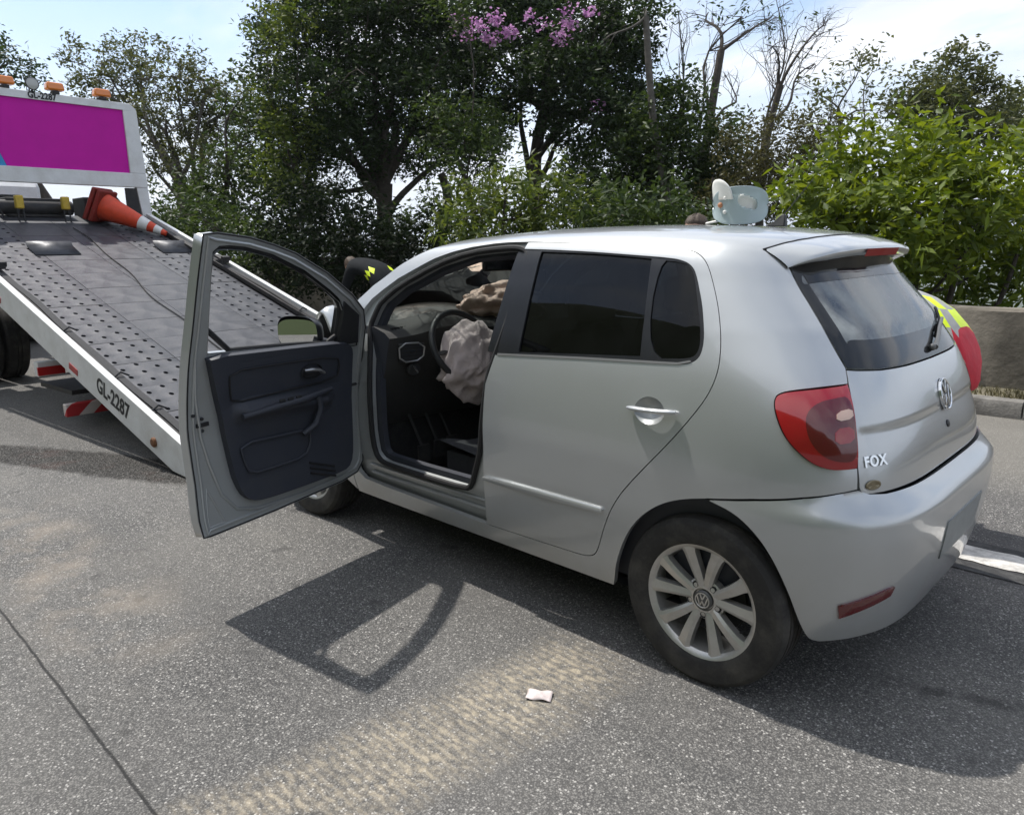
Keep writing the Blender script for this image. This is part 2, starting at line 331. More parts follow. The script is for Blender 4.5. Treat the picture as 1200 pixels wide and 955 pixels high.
# painted edge line, worn, on a darker primer band
LINE = mat('road_paint', (.62, .60, .56), rough=.75, dirt=(.12, .115, .11, .95, 9), var=.12, vscale=60, bump=.3, bscale=200)
PRIMER = mat('road_primer', (.035, .035, .036), rough=.85, dirt=(.11, .11, .105, .8, 14), bump=.4, bscale=260)
g = MB(); g.add([(-60, -1.20, .004), (120, -1.20, .004), (120, -.80, .004), (-60, -.80, .004)], [(0, 1, 2, 3)])
structure(g.build('line_primer', PRIMER, ang=0))
def ragged(y0, y1, z, x0, x1, step, amp, rnd):
    a = []; b_ = []; x = x0
    while x <= x1:
        a.append((x, y0+rnd.uniform(-amp, amp), z)); b_.append((x, y1+rnd.uniform(-amp, amp), z)); x += step
    n = len(a); return a+b_, [(i, i+1, n+i+1, n+i) for i in range(n-1)]
rn = random.Random(3)
g = MB(); g.add(*ragged(-1.115, -.915, .008, -6, 30, .035, .007, rn)); structure(g.build('painted_line', LINE, ang=0))
# verge between kerb and wall, and the slope beyond
def soil(name, a, b_, c_, sc):
    m = mat(name, a, rough=.95, var=.35, vscale=sc, dirt=(*b_, .9, sc*.35), bump=.8, bscale=sc*6); return m
VERGE = soil('dry_verge', (.17, .15, .11), (.085, .085, .045), None, 9)
rn = random.Random(5)
vs = []; nx = 400; ny = 8
g = MB()
def vg(i, j):
    x = -30+i*130; y = -4.47-(j*.55); return (x, y, .13+.035*j+.02*math.sin(x*1.7+y*3)+.012*math.sin(x*5.1))
g.grid(vg, 520, 6); structure(g.build('verge', VERGE, ang=0))
KERB = mat('kerb_concrete', (.20, .19, .175), rough=.9, var=.25, vscale=9, dirt=(.055, .05, .045, .85, 5), bump=.5, bscale=50)
kerb = thing('kerb', None, None, (0, -4.39, 0)); structure(kerb)
prof = [(-.075, 0), (.075, 0), (.075, .095), (.055, .135), (-.075, .14)]
km = MB(); km.prism([(p[0], p[1]) for p in prof], 0, .985, M=Matrix(((0, 0, 1, 0), (1, 0, 0, 0), (0, 1, 0, 0), (0, 0, 0, 1))))
kme = km.mesh('kerb_stone', KERB)
for i in range(-6, 26):
    o = obj('kerb_stone', kme, kerb); o.location = (i*1.0, -4.39+rn.uniform(-.006, .006), rn.uniform(-.006, .004)); o.rotation_euler.z = rn.uniform(-.006, .006)
CONC = mat('wall_concrete', (.185, .165, .135), rough=.92, var=.25, vscale=5, dirt=(.05, .045, .038, .85, 2.2), bump=.6, bscale=26)
def wall_h(x): return .86+max(0, min(1, (x-2)/11))*.47
wall = thing('concrete_wall', 'low weathered concrete wall running behind the kerb and verge', 'wall', (0, -4.98, .1))
for i in range(-3, 14):
    x0, x1 = i*2.4, i*2.4+2.388; g = MB()
    def sec(x): 
        h = wall_h(x); return [(x, -4.90, .05), (x, -4.905, h-.03), (x, -4.925, h), (x, -5.08, h), (x, -5.10, h-.03), (x, -5.11, -.6)]
    n = 8; ss = [sec(x0+(x1-x0)*k/n) for k in range(n+1)]
    vs = [(p[0], p[1]+rn.uniform(-.004, .004), p[2]+rn.uniform(-.006, .006)) for s_ in ss for p in s_]
    fs = [(k*6+j, k*6+j+1, (k+1)*6+j+1, (k+1)*6+j) for k in range(n) for j in range(5)]+[tuple(range(6)), tuple(n*6+j for j in range(6))]
    g.add(vs, fs); g.build('wall_panel', CONC, wall, ang=40)
# low creepers and grass on the verge in front of the wall
def blades(name, n, region, h, col, parent=None, label=None):
    m = mat(name+'_leaf', col, rough=.8, var=.4, vscale=3)
    x = RNG.uniform(region[0], region[1], n); y = RNG.uniform(region[2], region[3], n); z = .12+.0*x
    hh = h*RNG.uniform(.4, 1.3, n); a = RNG.uniform(0, 6.28, n); le = RNG.uniform(-.6, .6, n)*hh
    wd = .006
    v = np.empty((n, 3, 3)); v[:, 0] = np.c_[x-wd*np.cos(a), y-wd*np.sin(a), z]; v[:, 1] = np.c_[x+wd*np.cos(a), y+wd*np.sin(a), z]; v[:, 2] = np.c_[x+le*np.sin(a), y+le*np.cos(a), z+hh]
    me = bpy.data.meshes.new(name); me.from_pydata(v.reshape(-1, 3).tolist(), [], np.arange(3*n).reshape(-1, 3).tolist()); me.materials.append(m)
    o = obj(name, me, parent); tag(o, label, 'grass', kind='stuff'); return o
blades('verge_grass', 30000, (-3, 22, -4.9, -4.48), .055, (.13, .115, .055), label='short dry grass on the verge below the concrete wall')
# land beyond the wall falls away to a valley and far hills
LAND = soil('forest_land', (.045, .06, .022), (.03, .04, .018), None, .05)
def lz(x, y):
    d = -5.1-y
    z = -.25-min(d, 60)*.42-max(0, min(d-60, 500))*.12
    return z
ys = [-5.12, -6, -7.5, -9, -12, -16, -22, -32, -50, -80, -130, -220, -400, -800, -1500, -3000, -6000]
g = MB(); xs = [-3000, -1000, -300, -100, -50, -30, -20, -12, -6, 0, 6, 12, 20, 30, 45, 70, 120, 300, 900, 2500, 6000]
vs = [(x, y, lz(x, y)+(math.sin(x*.9)*.2+math.cos(y*1.3+x*.4)*.2 if y < -6 else 0)) for y in ys for x in xs]; n = len(xs)
g.add(vs, [(j*n+i, j*n+i+1, (j+1)*n+i+1, (j+1)*n+i) for j in range(len(ys)-1) for i in range(n-1)]); structure(g.build('hillside', LAND, ang=0))
g = MB(); g.add([(-3000, -4.3, -.06), (6000, -4.3, -.06), (6000, 3000, -.06), (-3000, 3000, -.06)], [(0, 1, 2, 3)]); structure(g.build('ground', LAND, ang=0))
# far hills across the valley
def far_hill(x0, x1, y, h, seed):
    r_ = random.Random(seed); g = MB(); n = 90
    ph = [r_.uniform(0, 6.3) for _ in range(6)]
    def fn(u, v):
        x = x0+(x1-x0)*u
        top = h*(.55+.25*math.sin(u*5+ph[0])+.13*math.sin(u*13+ph[1])+.06*math.sin(u*31+ph[2])+.03*math.sin(u*77+ph[3]))*math.sin(math.pi*min(max(u, .02), .98))**.5
        return (x, y-v*900+30*math.sin(u*23+ph[4])*v, -110+(top+110)*math.sin(v*math.pi/2)+6*math.sin(u*150+v*30))
    g.grid(fn, n, 14); return structure(g.build('far_hill', LAND, ang=0))
# embankment added behind the camera, steepened to darken the car's windows and paint
g = MB(); g.grid(lambda u, v: (-70+190*u, 11+20*v+.6*math.sin(u*60), -.05+19*math.sin(min(1, v*1.2)*math.pi/2)+.8*math.sin(u*47+v*9)*v), 60, 14)
structure(g.build('unseen_embankment', LAND, ang=0))
far_hill(-900, 2600, -900, 40, 4); far_hill(200, 5000, -2300, 105, 9)
# ------------------------------------------------------------ tow truck with its tilted flatbed
PSI, TILT = .06773, .3086
O_ = Vector((3.7, 1.0064, .2333)); AX = Vector((math.cos(PSI)*math.cos(TILT), math.sin(PSI)*math.cos(TILT), math.sin(TILT)))
LAT = Vector((math.sin(PSI), -math.cos(PSI), 0)); UP = LAT.cross(AX) if LAT.cross(AX).z > 0 else AX.cross(LAT)
MB_ = frame(O_, AX, LAT, UP)             # bed frame: x along, y across from the near rail, z off the deck
FW = Vector((math.cos(PSI), math.sin(PSI), 0)); MT = frame((O_.x, O_.y, 0), FW, LAT, (0, 0, 1))   # level chassis frame
WB = 2.463
truck = thing('tow_truck', 'flatbed tow truck with tilted steel deck and magenta headboard', 'truck', (9.5, -.2, 0))
def rail(l0, s):
    b = MB(); poly = [(-.42, -.075), (-.34, 0), (5.95, 0), (5.95, -.255), (.10, -.255), (-.42, -.125)]
    M = MB_ @ Matrix(((1, 0, 0, 0), (0, 0, 1, 0), (0, 1, 0, 0), (0, 0, 0, 1)))
    b.prism(poly, l0, l0+.055, M=M); return b.build('side_rail', WHITE_PAINT, truck, bevel=.006)
nr = rail(0, 1); fr2 = rail(WB-.055, -1)
g = MB()
for l in (.075, WB-.145): g.box((2.7, l+.035, -.055), (6.1, .07, .05), M=MB_)
g.build('strap_track', DARK_STEEL, truck, bevel=.004)
# lettering, lamps and reflectors on the near rail
SIDE = MB_ @ frame((0, -.003, 0), (-1, 0, 0), (0, 0, 1), (0, -1, 0))
def side_letters(txt, s, h, size, parent): 
    me = text_mesh(txt, size, .001, 1.05, .86, .004); me.materials.clear(); me.materials.append(LETTER); return obj('lettering', me, parent, M=MB_ @ T(s, -.002, h) @ frame((0, 0, 0), (-1, 0, 0), (0, 0, 1), (0, -1, 0)))
side_letters('GL-2287', 1.02, -.125, .17, nr)
REFL = mat('red_reflector', (.38, .03, .03), rough=.4, var=.2, vscale=30); REFW = mat('white_reflector', (.72, .70, .68), rough=.4)
for s in (1.72, 3.4, 5.2):
    g = MB(); g.box((s, -.003, -.185), (.16, .004, .05), M=MB_); g.build('reflector', REFL, nr)
RUSTY = mat('rusty_lamp', (.16, .07, .03), rough=.6, var=.4, vscale=40)
for s in (.36, 4.35):
    g = MB(); g.lathe([(.035, 0), (.035, .012), (.026, .02), (0, .022)], 18, M=MB_ @ T(s, -.001, -.16) @ frame((0, 0, 0), (-1, 0, 0), (0, 0, 1), (0, -1, 0)), cap=False); g.build('marker_lamp', RUSTY, nr)
# deck: plates laid in rows; outer columns perforated
DZ = -.085
g = MB(); g.box((2.72, WB/2, DZ-.055), (6.2, WB-.12, .04), M=MB_); g.build('deck_frame', mat('deck_underside', (.012, .012, .013), rough=.8), truck)
def plain(w_, l_):
    b = MB(); b.box((0, 0, -.006), (l_, w_, .012)); return b.mesh('deck_plate', DECK_STEEL)
def holed(w_, l_, nl, nw):
    b = MB(); a, c = l_/nl, w_/nw
    for i in range(nl):
        for j in range(nw):
            cx, cy = -l_/2+a*(i+.5), -w_/2+c*(j+.5); ha, hc = a/2, c/2
            sq = [(ha, 0), (ha, hc), (0, hc), (-ha, hc), (-ha, 0), (-ha, -hc), (0, -hc), (ha, -hc)]
            off = (.25*a if j % 2 else -.25*a)
            r1, r2 = .024, .019
            hol = [(off+r1*math.cos(k*math.pi/4), r2*math.sin(k*math.pi/4)) for k in range(8)]
            vs = [(cx+p[0], cy+p[1], 0) for p in sq]+[(cx+p[0], cy+p[1], .004) for p in hol]+[(cx+p[0]*1.0, cy+p[1], -.012) for p in hol]
            b.add(vs, [(k, (k+1) % 8, 8+(k+1) % 8, 8+k) for k in range(8)]+[(8+k, 8+(k+1) % 8, 16+(k+1) % 8, 16+k) for k in range(8)])
    me = b.mesh('deck_plate', DECK_STEEL, ang=30); return me
PL = .44; cols = [(.16, .70, 'h'), (.705, 1.225, 'p'), (1.23, 1.75, 'p'), (1.755, 2.30, 'h')]
meshes = [holed(c1-c0, PL-.006, 3, 4) if k == 'h' else plain(c1-c0, PL-.006) for c0, c1, k in cols]
rt = random.Random(2)
for i in range(14):
    for (c0, c1, k), me in zip(cols, meshes):
        o = obj('deck_plate', me, truck, M=MB_ @ T(-.27+PL*(i+.5), (c0+c1)/2, DZ+rt.uniform(-.002, .002)) @ rotm(rt.uniform(-.002, .002), 'X'))
g = MB(); g.box((-.37, WB/2, DZ-.03), (.20, WB-.12, .012), M=MB_ @ T(0, 0, 0)); g.build('tail_ramp', DECK_STEEL, truck)
# winch cable lying down the deck
rn_ = random.Random(8); g = MB()
g.tube([MB_ @ Vector((5.3-5.0*t, 1.36-.30*t+.035*math.sin(t*9)+.02*math.sin(t*23), DZ+.010)) for t in np.linspace(0, 1, 60)], .006, 6); g.build('winch_cable', DARK_STEEL, truck)
# flip-up stops
for l0, l1 in ((.62, 1.06), (1.95, 2.33)):
    b = MB(); b.add([MB_ @ Vector(q) for q in ((4.30, l0, DZ+.008), (4.30, l1, DZ+.008), (4.52, l1, DZ+.03), (4.52, l0, DZ+.03), (4.57, l0, DZ+.07), (4.57, l1, DZ+.07))], [(0, 1, 2, 3), (3, 2, 5, 4)]); b.build('wheel_stop', DECK_STEEL, truck, solid=.012)
# ratchet strap and clips in the near and far track
STRAP = mat('strap_web', (.05, .05, .052), rough=.9, bump=.3, bscale=300)
for l in (.115, WB-.10):
    g = MB(); g.tube([MB_ @ Vector((s, l+.006*math.sin(s*5), -.022+.006*math.sin(s*3))) for s in np.linspace(.0, 3.9, 60)], .028, 6, flat=.18); sp_ = g.build('ratchet_strap', STRAP, truck)
    for s in (.55, 1.15, 2.1):
        g = MB(); g.tube([MB_ @ Vector((s, l-.05, -.02)), MB_ @ Vector((s+.01, l, .012)), MB_ @ Vector((s, l+.06, -.02))], .008, 6); g.build('strap_clip', DARK_STEEL, sp_)
    g = MB(); g.box((3.75, l, .02), (.24, .07, .03), M=MB_); g.box((3.66, l, .05), (.06, .09, .05), M=MB_); g.build('ratchet_buckle', DARK_STEEL, sp_, bevel=.008)
# headboard
S0 = 5.73; hx = S0*math.cos(TILT)
def HB(s, l, z): return MT @ Vector((hx+s, l, z))
def hb_poly(poly, s0, s1, b=None):
    b = b or MB(); n = len(poly)
    vs = [HB(s0, *p) for p in poly]+[HB(s1, *p) for p in poly]
    b.add(vs, [tuple(range(n)), tuple(range(n, 2*n))[::-1]]+[(i, (i+1) % n, n+(i+1) % n, n+i) for i in range(n)]); return b
b = MB()
hb_poly([(-.02, 3.24), (2.43, 3.24), (2.425, 3.27), (2.36, 3.325), (.05, 3.325), (-.02, 3.27)], 0, .09, b)
hb_poly([(.0, 2.30), (2.475, 2.30), (2.47, 2.475), (0, 2.475)], 0, .09, b)
hb_poly([(2.27, 2.475), (2.468, 2.475), (2.43, 3.24), (2.27, 3.24)], 0, .09, b)
hb_poly([(-.02, 2.475), (.18, 2.475), (.18, 3.24), (-.02, 3.24)], 0, .09, b)
hb_poly([(2.40, 1.62), (2.50, 1.62), (2.474, 2.30), (2.33, 2.30)], .005, .085, b)
hb_poly([(-.05, 1.62), (.05, 1.62), (.12, 2.30), (-.02, 2.30)], .005, .085, b)
hbk = hb_poly([(2.20, 1.95), (2.36, 1.90), (2.33, 2.29), (2.20, 2.29)], .02, .07)
head = b.build('headboard', WHITE_PAINT, truck, bevel=.006)
hb_poly([(.90, 2.475), (2.27, 2.475), (2.27, 3.24), (.62, 3.24)], .022, .05).build('sign_panel', MAGENTA, head)
hb_poly([(.18, 2.475), (.897, 2.475), (.617, 3.24), (.18, 3.24)], .022, .05).build('sign_panel', SIGN_BLUE, head)
me = text_mesh('GL-2287', .098, .001, 1.06, .82, .004); me.materials.clear(); me.materials.append(LETTER)
obj('lettering', me, head, M=MT @ T(hx-.003, 1.36, 3.283) @ frame((0, 0, 0), (0, 1, 0), (0, 0, 1), (-1, 0, 0)))
for l in (2.05, 1.52, 1.0, .4):
    g = MB(); g.box((hx+.045, l, 3.345), (.10, .07, .035), M=MT); bc = g.build('beacon_base', DARK_STEEL, head)
    g = MB(); g.box((hx+.045, l, 3.415), (.12, .20, .09), M=MT, taper=.88); g.build('beacon', AMBER, head, bevel=.02, seg=3)
g = MB(); lmM = MT @ T(hx-.01, 1.27, 3.41) @ frame((0, 0, 0), (0, 1, 0), (0, 0, 1), (-1, 0, 0)); g.lathe([(.055, -.05), (.07, -.01), (.072, .008), (.064, .012)], 24, M=lmM, cap=False); g.tube([lmM @ Vector((0, -.06, -.02)), lmM @ Vector((0, -.11, -.02))], .012, 8); wl = g.build('work_lamp', DARK_STEEL, head)
g = MB(); g.lathe([(.066, .006), (.05, .012), (0, .014)], 24, M=lmM, cap=False); g.build('lamp_lens', mat('lamp_face', (.45, .46, .44), rough=.25, coat=.5), wl)
hbk.build('corner_bracket', DARK_STEEL, head)
# winch gear between deck and headboard
g = MB(); g.box((hx+.22, 1.15, 2.02), (.30, .62, .22), M=MT); g.tube([MT @ Vector((hx+.1, .75, 2.02)), MT @ Vector((hx+.1, 1.55, 2.02))], .085, 14); g.box((hx+.1, .62, 1.98), (.35, .10, .34), M=MT); g.box((hx+.1, 1.68, 1.98), (.35, .10, .34), M=MT); win = g.build('winch', DARK_STEEL, truck, bevel=.01)
YEL = mat('yellow_paint', (.55, .38, .04), rough=.5, dirt=(.1, .08, .05, .6, 8))
for l in (.93, 1.42):
    g = MB(); g.box((hx-.08, l, 2.07), (.07, .085, .15), M=MT); g.build('guide_bracket', YEL, win, bevel=.012)
    g = MB()
    for k in (-.03, .03): g.tube([MT @ Vector((hx-.09, l+k, 2.0)), MT @ Vector((hx-.11, l+k, 1.78))], .009, 6)
    g.build('guide_rod', DARK_STEEL, win)
for l in (.5, 1.9, 1.75):
    g = MB(); g.tube([MT @ Vector((hx-.02+.1*math.sin(t*4), l+.25*t, 1.90+.30*math.sin(math.pi*t))) for t in np.linspace(0, 1, 20)], .012, 6); g.build('hydraulic_hose', RUBBER, win)
# chassis, cab, wheels, tail gear
g = MB()
for l in (.82, 1.62): g.box((hx+2.0, l, .82), (7.6, .09, .22), M=MT)
for s in (-1.6, .5, 2.6, 4.6): g.box((hx+s, 1.22, .82), (.12, .78, .16), M=MT)
g.build('chassis_beam', DARK_STEEL, truck)
g = MB(); b0 = hx+3.3
prof = [(0, .75), (0, 2.50), (.10, 2.62), (1.25, 2.66), (1.55, 2.55), (1.95, 1.75), (2.05, 1.60), (2.08, .70)]
n = len(prof); vs = [MT @ Vector((b0+p[0], .18, p[1])) for p in prof]+[MT @ Vector((b0+p[0], 2.30, p[1])) for p in prof]
g.add(vs, [tuple(range(n)), tuple(range(n, 2*n))[::-1]]+[(i, (i+1) % n, n+(i+1) % n, n+i) for i in range(n)]); cab = g.build('cab', WHITE_PAINT, truck, bevel=.06, seg=3)
g = MB(); g.box((b0-.006, 1.24, 2.15), (.012, 1.5, .45), M=MT); g.build('rear_window', GLASS_TINT, cab)
g = MB(); g.add([MT @ Vector(q) for q in ((b0+1.58, .30, 2.47), (b0+1.58, 2.18, 2.47), (b0+1.95, 2.18, 1.79), (b0+1.95, .30, 1.79))], [(0, 1, 2, 3)]); o = g.build('windscreen', GLASS_TINT, cab); 
for v_ in o.data.vertices: v_.co += FW*.03+Vector((0, 0, .02))
for l in (.174, 2.306):
    g = MB(); g.add([MT @ Vector(q) for q in ((b0+.55, l, 1.75), (b0+.55, l, 2.40), (b0+1.40, l, 2.40), (b0+1.80, l, 1.75))], [(0, 1, 2, 3)]); g.build('side_window', GLASS_TINT, cab)
    g = MB(); g.box((b0+1.75, l+(.2 if l > 1 else -.2), 2.05), (.10, .16, .42), M=MT); g.build('cab_mirror', BLACK_PL, cab, bevel=.03)
def truck_wheel(s, l, dual):
    c = MT @ Vector((s, l, .48)); e = bpy.data.objects.new('wheel', None); COL.objects.link(e); e.parent = truck; e.matrix_parent_inverse = world_of(truck).inverted(); e.location = c
    M = frame(c, FW, (0, 0, 1), LAT)
    b = MB()
    for o_ in ((0, .27) if dual and l < 1.2 else (0, -.27) if dual else (0,)):
        b.lathe([(.27, -.11), (.40, -.125), (.455, -.115), (.48, -.09), (.48, -.03), (.468, -.027), (.468, -.015), (.48, -.012), (.48, .012), (.468, .015), (.468, .027), (.48, .03), (.48, .09), (.455, .115), (.40, .125), (.27, .11)], 48, M=M @ T(0, 0, o_), cap=False)
    b.build('tyre', TYRE, e, ang=30)
    b = MB(); sg = -1 if l < 1.2 else 1
    b.lathe([(.27, sg*.10), (.25, sg*.06), (.17, sg*.02), (.12, sg*.03), (.11, sg*.08), (0, sg*.09)], 36, M=M, cap=False); b.build('rim', mat('truck_rim', (.20, .19, .18), rough=.6, metal=.4, dirt=(.07, .06, .05, .6, 6)) if 'truck_rim' not in bpy.data.materials else bpy.data.materials['truck_rim'], e)
for s, dual in ((hx+.40, True), (hx+4.5, False)):
    for l in ((.44, 2.02) if dual else (.25, 2.21)): truck_wheel(s, l, dual)
# stabiliser bar with red and white chevrons, mud guards, tail lamp
sb = hx-3.25
STRIPE = bpy.data.materials.new('chevron_bar'); STRIPE.use_nodes = True; t = STRIPE.node_tree; bb = t.nodes['Principled BSDF']; tcn = t.nodes.new('ShaderNodeTexCoord'); wv = t.nodes.new('ShaderNodeTexWave'); wv.wave_type = 'BANDS'; wv.bands_direction = 'DIAGONAL'; wv.inputs['Scale'].default_value = 2.4; rp = t.nodes.new('ShaderNodeValToRGB'); rp.color_ramp.interpolation = 'CONSTANT'; rp.color_ramp.elements[0].color = (.45, .02, .025, 1); rp.color_ramp.elements[1].position = .62; rp.color_ramp.elements[1].color = (.62, .55, .52, 1)
t.links.new(tcn.outputs['Object'], wv.inputs[0]); t.links.new(wv.outputs['Fac'], rp.inputs[0]); t.links.new(rp.outputs[0], bb.inputs['Base Color']); bb.inputs['Roughness'].default_value = .5
g = MB(); g.box((sb, WB/2, .165), (.07, WB-.12, .11), M=MT); stb = g.build('stabiliser_bar', STRIPE, truck, bevel=.008)
g = MB(); g.box((sb+.42, WB/2, .30), (.75, WB-.30, .04), M=MT); g.box((sb+.35, WB/2, .22), (.25, 1.4, .12), M=MT)
for l in (.75, 1.7): g.box((sb+.25, l, .5), (.14, .12, .62), M=MT); g.lathe([(.12, 0), (.12, .03), (.05, .05), (.05, .25)], 20, M=MT @ T(sb+.25, l, .0))
g.build('stabiliser_frame', DARK_STEEL, truck)
g = MB(); g.box((sb+.55, .16, .47), (.10, .20, .13), M=MT); lb = g.build('lamp_bracket', WHITE_PAINT, truck); g = MB(); g.box((sb+.495, .16, .455), (.02, .22, .075), M=MT); g.build('tail_lamp', mat('tail_red', (.45, .02, .02), rough=.25, coat=.6), lb)
g = MB(); g.box((hx-.35, .20, .62), (.02, .45, .62), M=MT); g.build('mud_flap', RUBBER, truck); g = MB(); g.box((hx-.35, 2.26, .62), (.02, .45, .62), M=MT); g.build('mud_flap', RUBBER, truck)
for l in (.6, 1.85):
    g = MB(); g.tube([MT @ Vector((hx-2.2, l, .85)), MT @ Vector((hx-.6, l, 1.25))], .06, 12); g.tube([MT @ Vector((hx-.6, l, 1.25)), MT @ Vector((hx+.3, l, 1.5))], .035, 12); g.build('lift_ram', DARK_STEEL, truck)

# traffic cone lying on the deck against the headboard
cone = thing('traffic_cone', 'orange traffic cone with white bands lying on the truck deck', 'cone', MB_ @ Vector((5.2, 2.0, DZ)))
ba = MB_ @ Vector((5.56, 1.82, DZ+.20)); tip = MB_ @ Vector((4.95, 2.30, DZ+.045)); ax = (tip-ba).normalized(); L_ = (tip-ba).length
uu = (Vector((0, 0, 1))-ax*ax.z).normalized(); CMt = frame(ba, ax.cross(uu)*-1, uu, ax)
CONE_R = mat('cone_orange', (.62, .062, .022), rough=.5, var=.12, vscale=20); CONE_W = mat('cone_white', (.72, .71, .70), rough=.45, dirt=(.4, .38, .35, .5, 9)); CONE_B = mat('cone_base_red', (.24, .02, .014), rough=.6, dirt=(.08, .03, .02, .6, 6))
def cr_(t): return .165*(1-t)+.030*t
def cseg(t0, t1, m_, nm, lift=0):
    b = MB(); b.lathe([(cr_(t)+lift, L_*t) for t in np.linspace(t0, t1, 6)], 36, M=CMt, cap=True); return b.build(nm, m_, cone, ang=60)
cseg(0, .58, CONE_R, 'cone_body'); cseg(.58, .72, CONE_W, 'white_band', .002); cseg(.72, .82, CONE_R, 'cone_body'); cseg(.82, .93, CONE_W, 'white_band', .002); cseg(.93, 1.0, CONE_R, 'cone_tip')
b = MB(); b.box((0, 0, -.02), (.44, .40, .05), M=CMt); b.box((0, 0, -.085), (.45, .41, .05), M=CMt); b.build('cone_base', CONE_B, cone, bevel=.02, seg=3)
def spl(xs,ys):
    xs=np.array(xs,float);ys=np.array(ys,float);n=len(xs);h=np.diff(xs);d=np.diff(ys)/h
    # PCHIP-like C1 with averaged slopes (monotone limited)
    m=np.zeros(n)
    for i in range(1,n-1):
        if d[i-1]*d[i]>0: m[i]=(h[i]*d[i-1]+h[i-1]*d[i])/(h[i]+h[i-1])
    m[0]=d[0]; m[-1]=d[-1]
    def f(x):
        x=np.clip(np.asarray(x,float),xs[0],xs[-1]);i=np.clip(np.searchsorted(xs,x)-1,0,n-2)
        t=(x-xs[i])/h[i];a=ys[i];b=ys[i+1]
        return (2*t**3-3*t*t+1)*a+(t**3-2*t*t+t)*h[i]*m[i]+(-2*t**3+3*t*t)*b+(t**3-t*t)*h[i]*m[i+1]
    return f
V =[.10,.16,.22,.30,.45,.60,.72,.82,.95,1.05,1.2,1.35,1.44,1.48,1.52,1.57,1.64,1.74,1.90,2.08]
YS=[.70,.745,.775,.80,.822,.83,.83,.822,.80,.775,.722,.663,.622,.598,.568,.522,.455,.36,.20,0]
ZS=[.10,.16,.22,.30,.45,.60,.72,.82,.95,1.05,1.2,1.35,1.44,1.473,1.497,1.514,1.527,1.537,1.544,1.546]
ys_=spl(V,YS);zs_=spl(V,ZS)
XR_=spl([.10,.30,.60,.69,.80,.92,1.0,1.07,1.15,1.25,1.40,1.48,1.6,2.08],[-.46,-.49,-.505,-.505,-.50,-.47,-.445,-.415,-.365,-.30,-.195,-.15,-.13,-.13])
KZ_=spl([-.6,-.2,-.05,.1,.4,.7,1.0,1.4,1.8,2.3],[.70,.80,.87,.925,.985,1.005,1.0,.94,.84,.68])
N_=spl([.1,.6,.9,1.1,1.4,2.1],[4.2,4.0,3.7,3.3,3.2,3.2])
XS=.30;A0=.75;B0=.82
def P(c,v,off=0,bump=None):
    c=np.asarray(c,float);v=np.asarray(v,float);c,v=np.broadcast_arrays(c,v)
    sg=np.where(c>A0+B0,-1.,1.);c=np.where(c>A0+B0,2*(A0+B0)-c,c)
    b=ys_(v)+off;xr=XR_(v)-off
    if bump is not None: b=b+bump[0](v);xr=xr-bump[1](v)
    a=XS-xr
    qx=np.where(c<A0,c/A0,1.);qx=np.where(c<0,0,qx);qy=np.where(c<A0,1.,1-(c-A0)/B0)
    n=N_(v)
    r=(np.abs(qx)**n+np.abs(qy)**n)**(-1/n)
    x=np.where(c<0,XS-c,XS-a*qx*r)
    y=b*qy*r
    fx=np.clip(x-1.7,0,3);y=y*(1-.028*fx**2)
    z0=zs_(v);k=KZ_(x);z=np.where(z0>1.2,1.2+(z0-1.2)*k,z0)
    return np.stack([x,y*sg,z],-1)
BY=spl([.1,.2,.3,.5,.64,.69,.72],[0,.004,.008,.010,.008,.004,0])
BX=spl([.1,.2,.3,.40,.5,.60,.645,.66,.68,.70,.735],[-.02,.015,.035,.05,.060,.067,.067,.062,.043,.024,.0])
def Nrm(c,v,**k):
    e=1e-4
    a=P(c+e,v,**k)-P(c-e,v,**k);b=P(c,np.asarray(v)+e,**k)-P(c,np.asarray(v)-e,**k)
    n=np.cross(b,a);l=np.linalg.norm(n,axis=-1,keepdims=True);n=n/np.maximum(l,1e-12)
    return n

yd_=spl([.10,.22,.30,.45,.60,.72,.82,.95,1.05,1.2,1.35,1.45,1.6],[.70,.775,.80,.822,.83,.83,.822,.80,.776,.731,.685,.652,.60])
def PD(c,v,off=0):
    c=np.asarray(c,float);v=np.asarray(v,float);c,v=np.broadcast_arrays(c,v)
    x=XS-c;y=yd_(v)+off;fx=np.clip(x-1.7,0,3);y=y*(1-.028*fx**2)
    return np.stack([x,y,v*1.],-1)
# ------------------------------------------------------------ panels on the body surface (chart coordinates: c along the side and round the tail, v up)
def chaikin(p, n=2):
    for _ in range(n):
        q = []
        for i in range(len(p)):
            a, b = np.array(p[i]), np.array(p[(i+1) % len(p)]); q += [tuple(a*.75+b*.25), tuple(a*.25+b*.75)]
        p = q
    return p
def densify(p, step):
    o = []
    for i in range(len(p)):
        a, b = np.array(p[i], float), np.array(p[(i+1) % len(p)], float); L_ = np.linalg.norm(b-a)
        if L_ < 1e-6: continue
        k = max(1, int(math.ceil(L_/step)))
        for j in range(k): o.append(tuple(a+(b-a)*j/k))
    return o
def inpoly(poly, q):
    poly = np.array(poly); x, y = q[:, 0], q[:, 1]; r = np.zeros(len(q), bool); n = len(poly)
    for i in range(n):
        x1, y1 = poly[i]; x2, y2 = poly[i-1]
        with np.errstate(divide='ignore', invalid='ignore'):
            c_ = ((y1 > y) != (y2 > y)) & (x < (x2-x1)*(y-y1)/(y2-y1+1e-30)+x1)
        r ^= c_
    return r
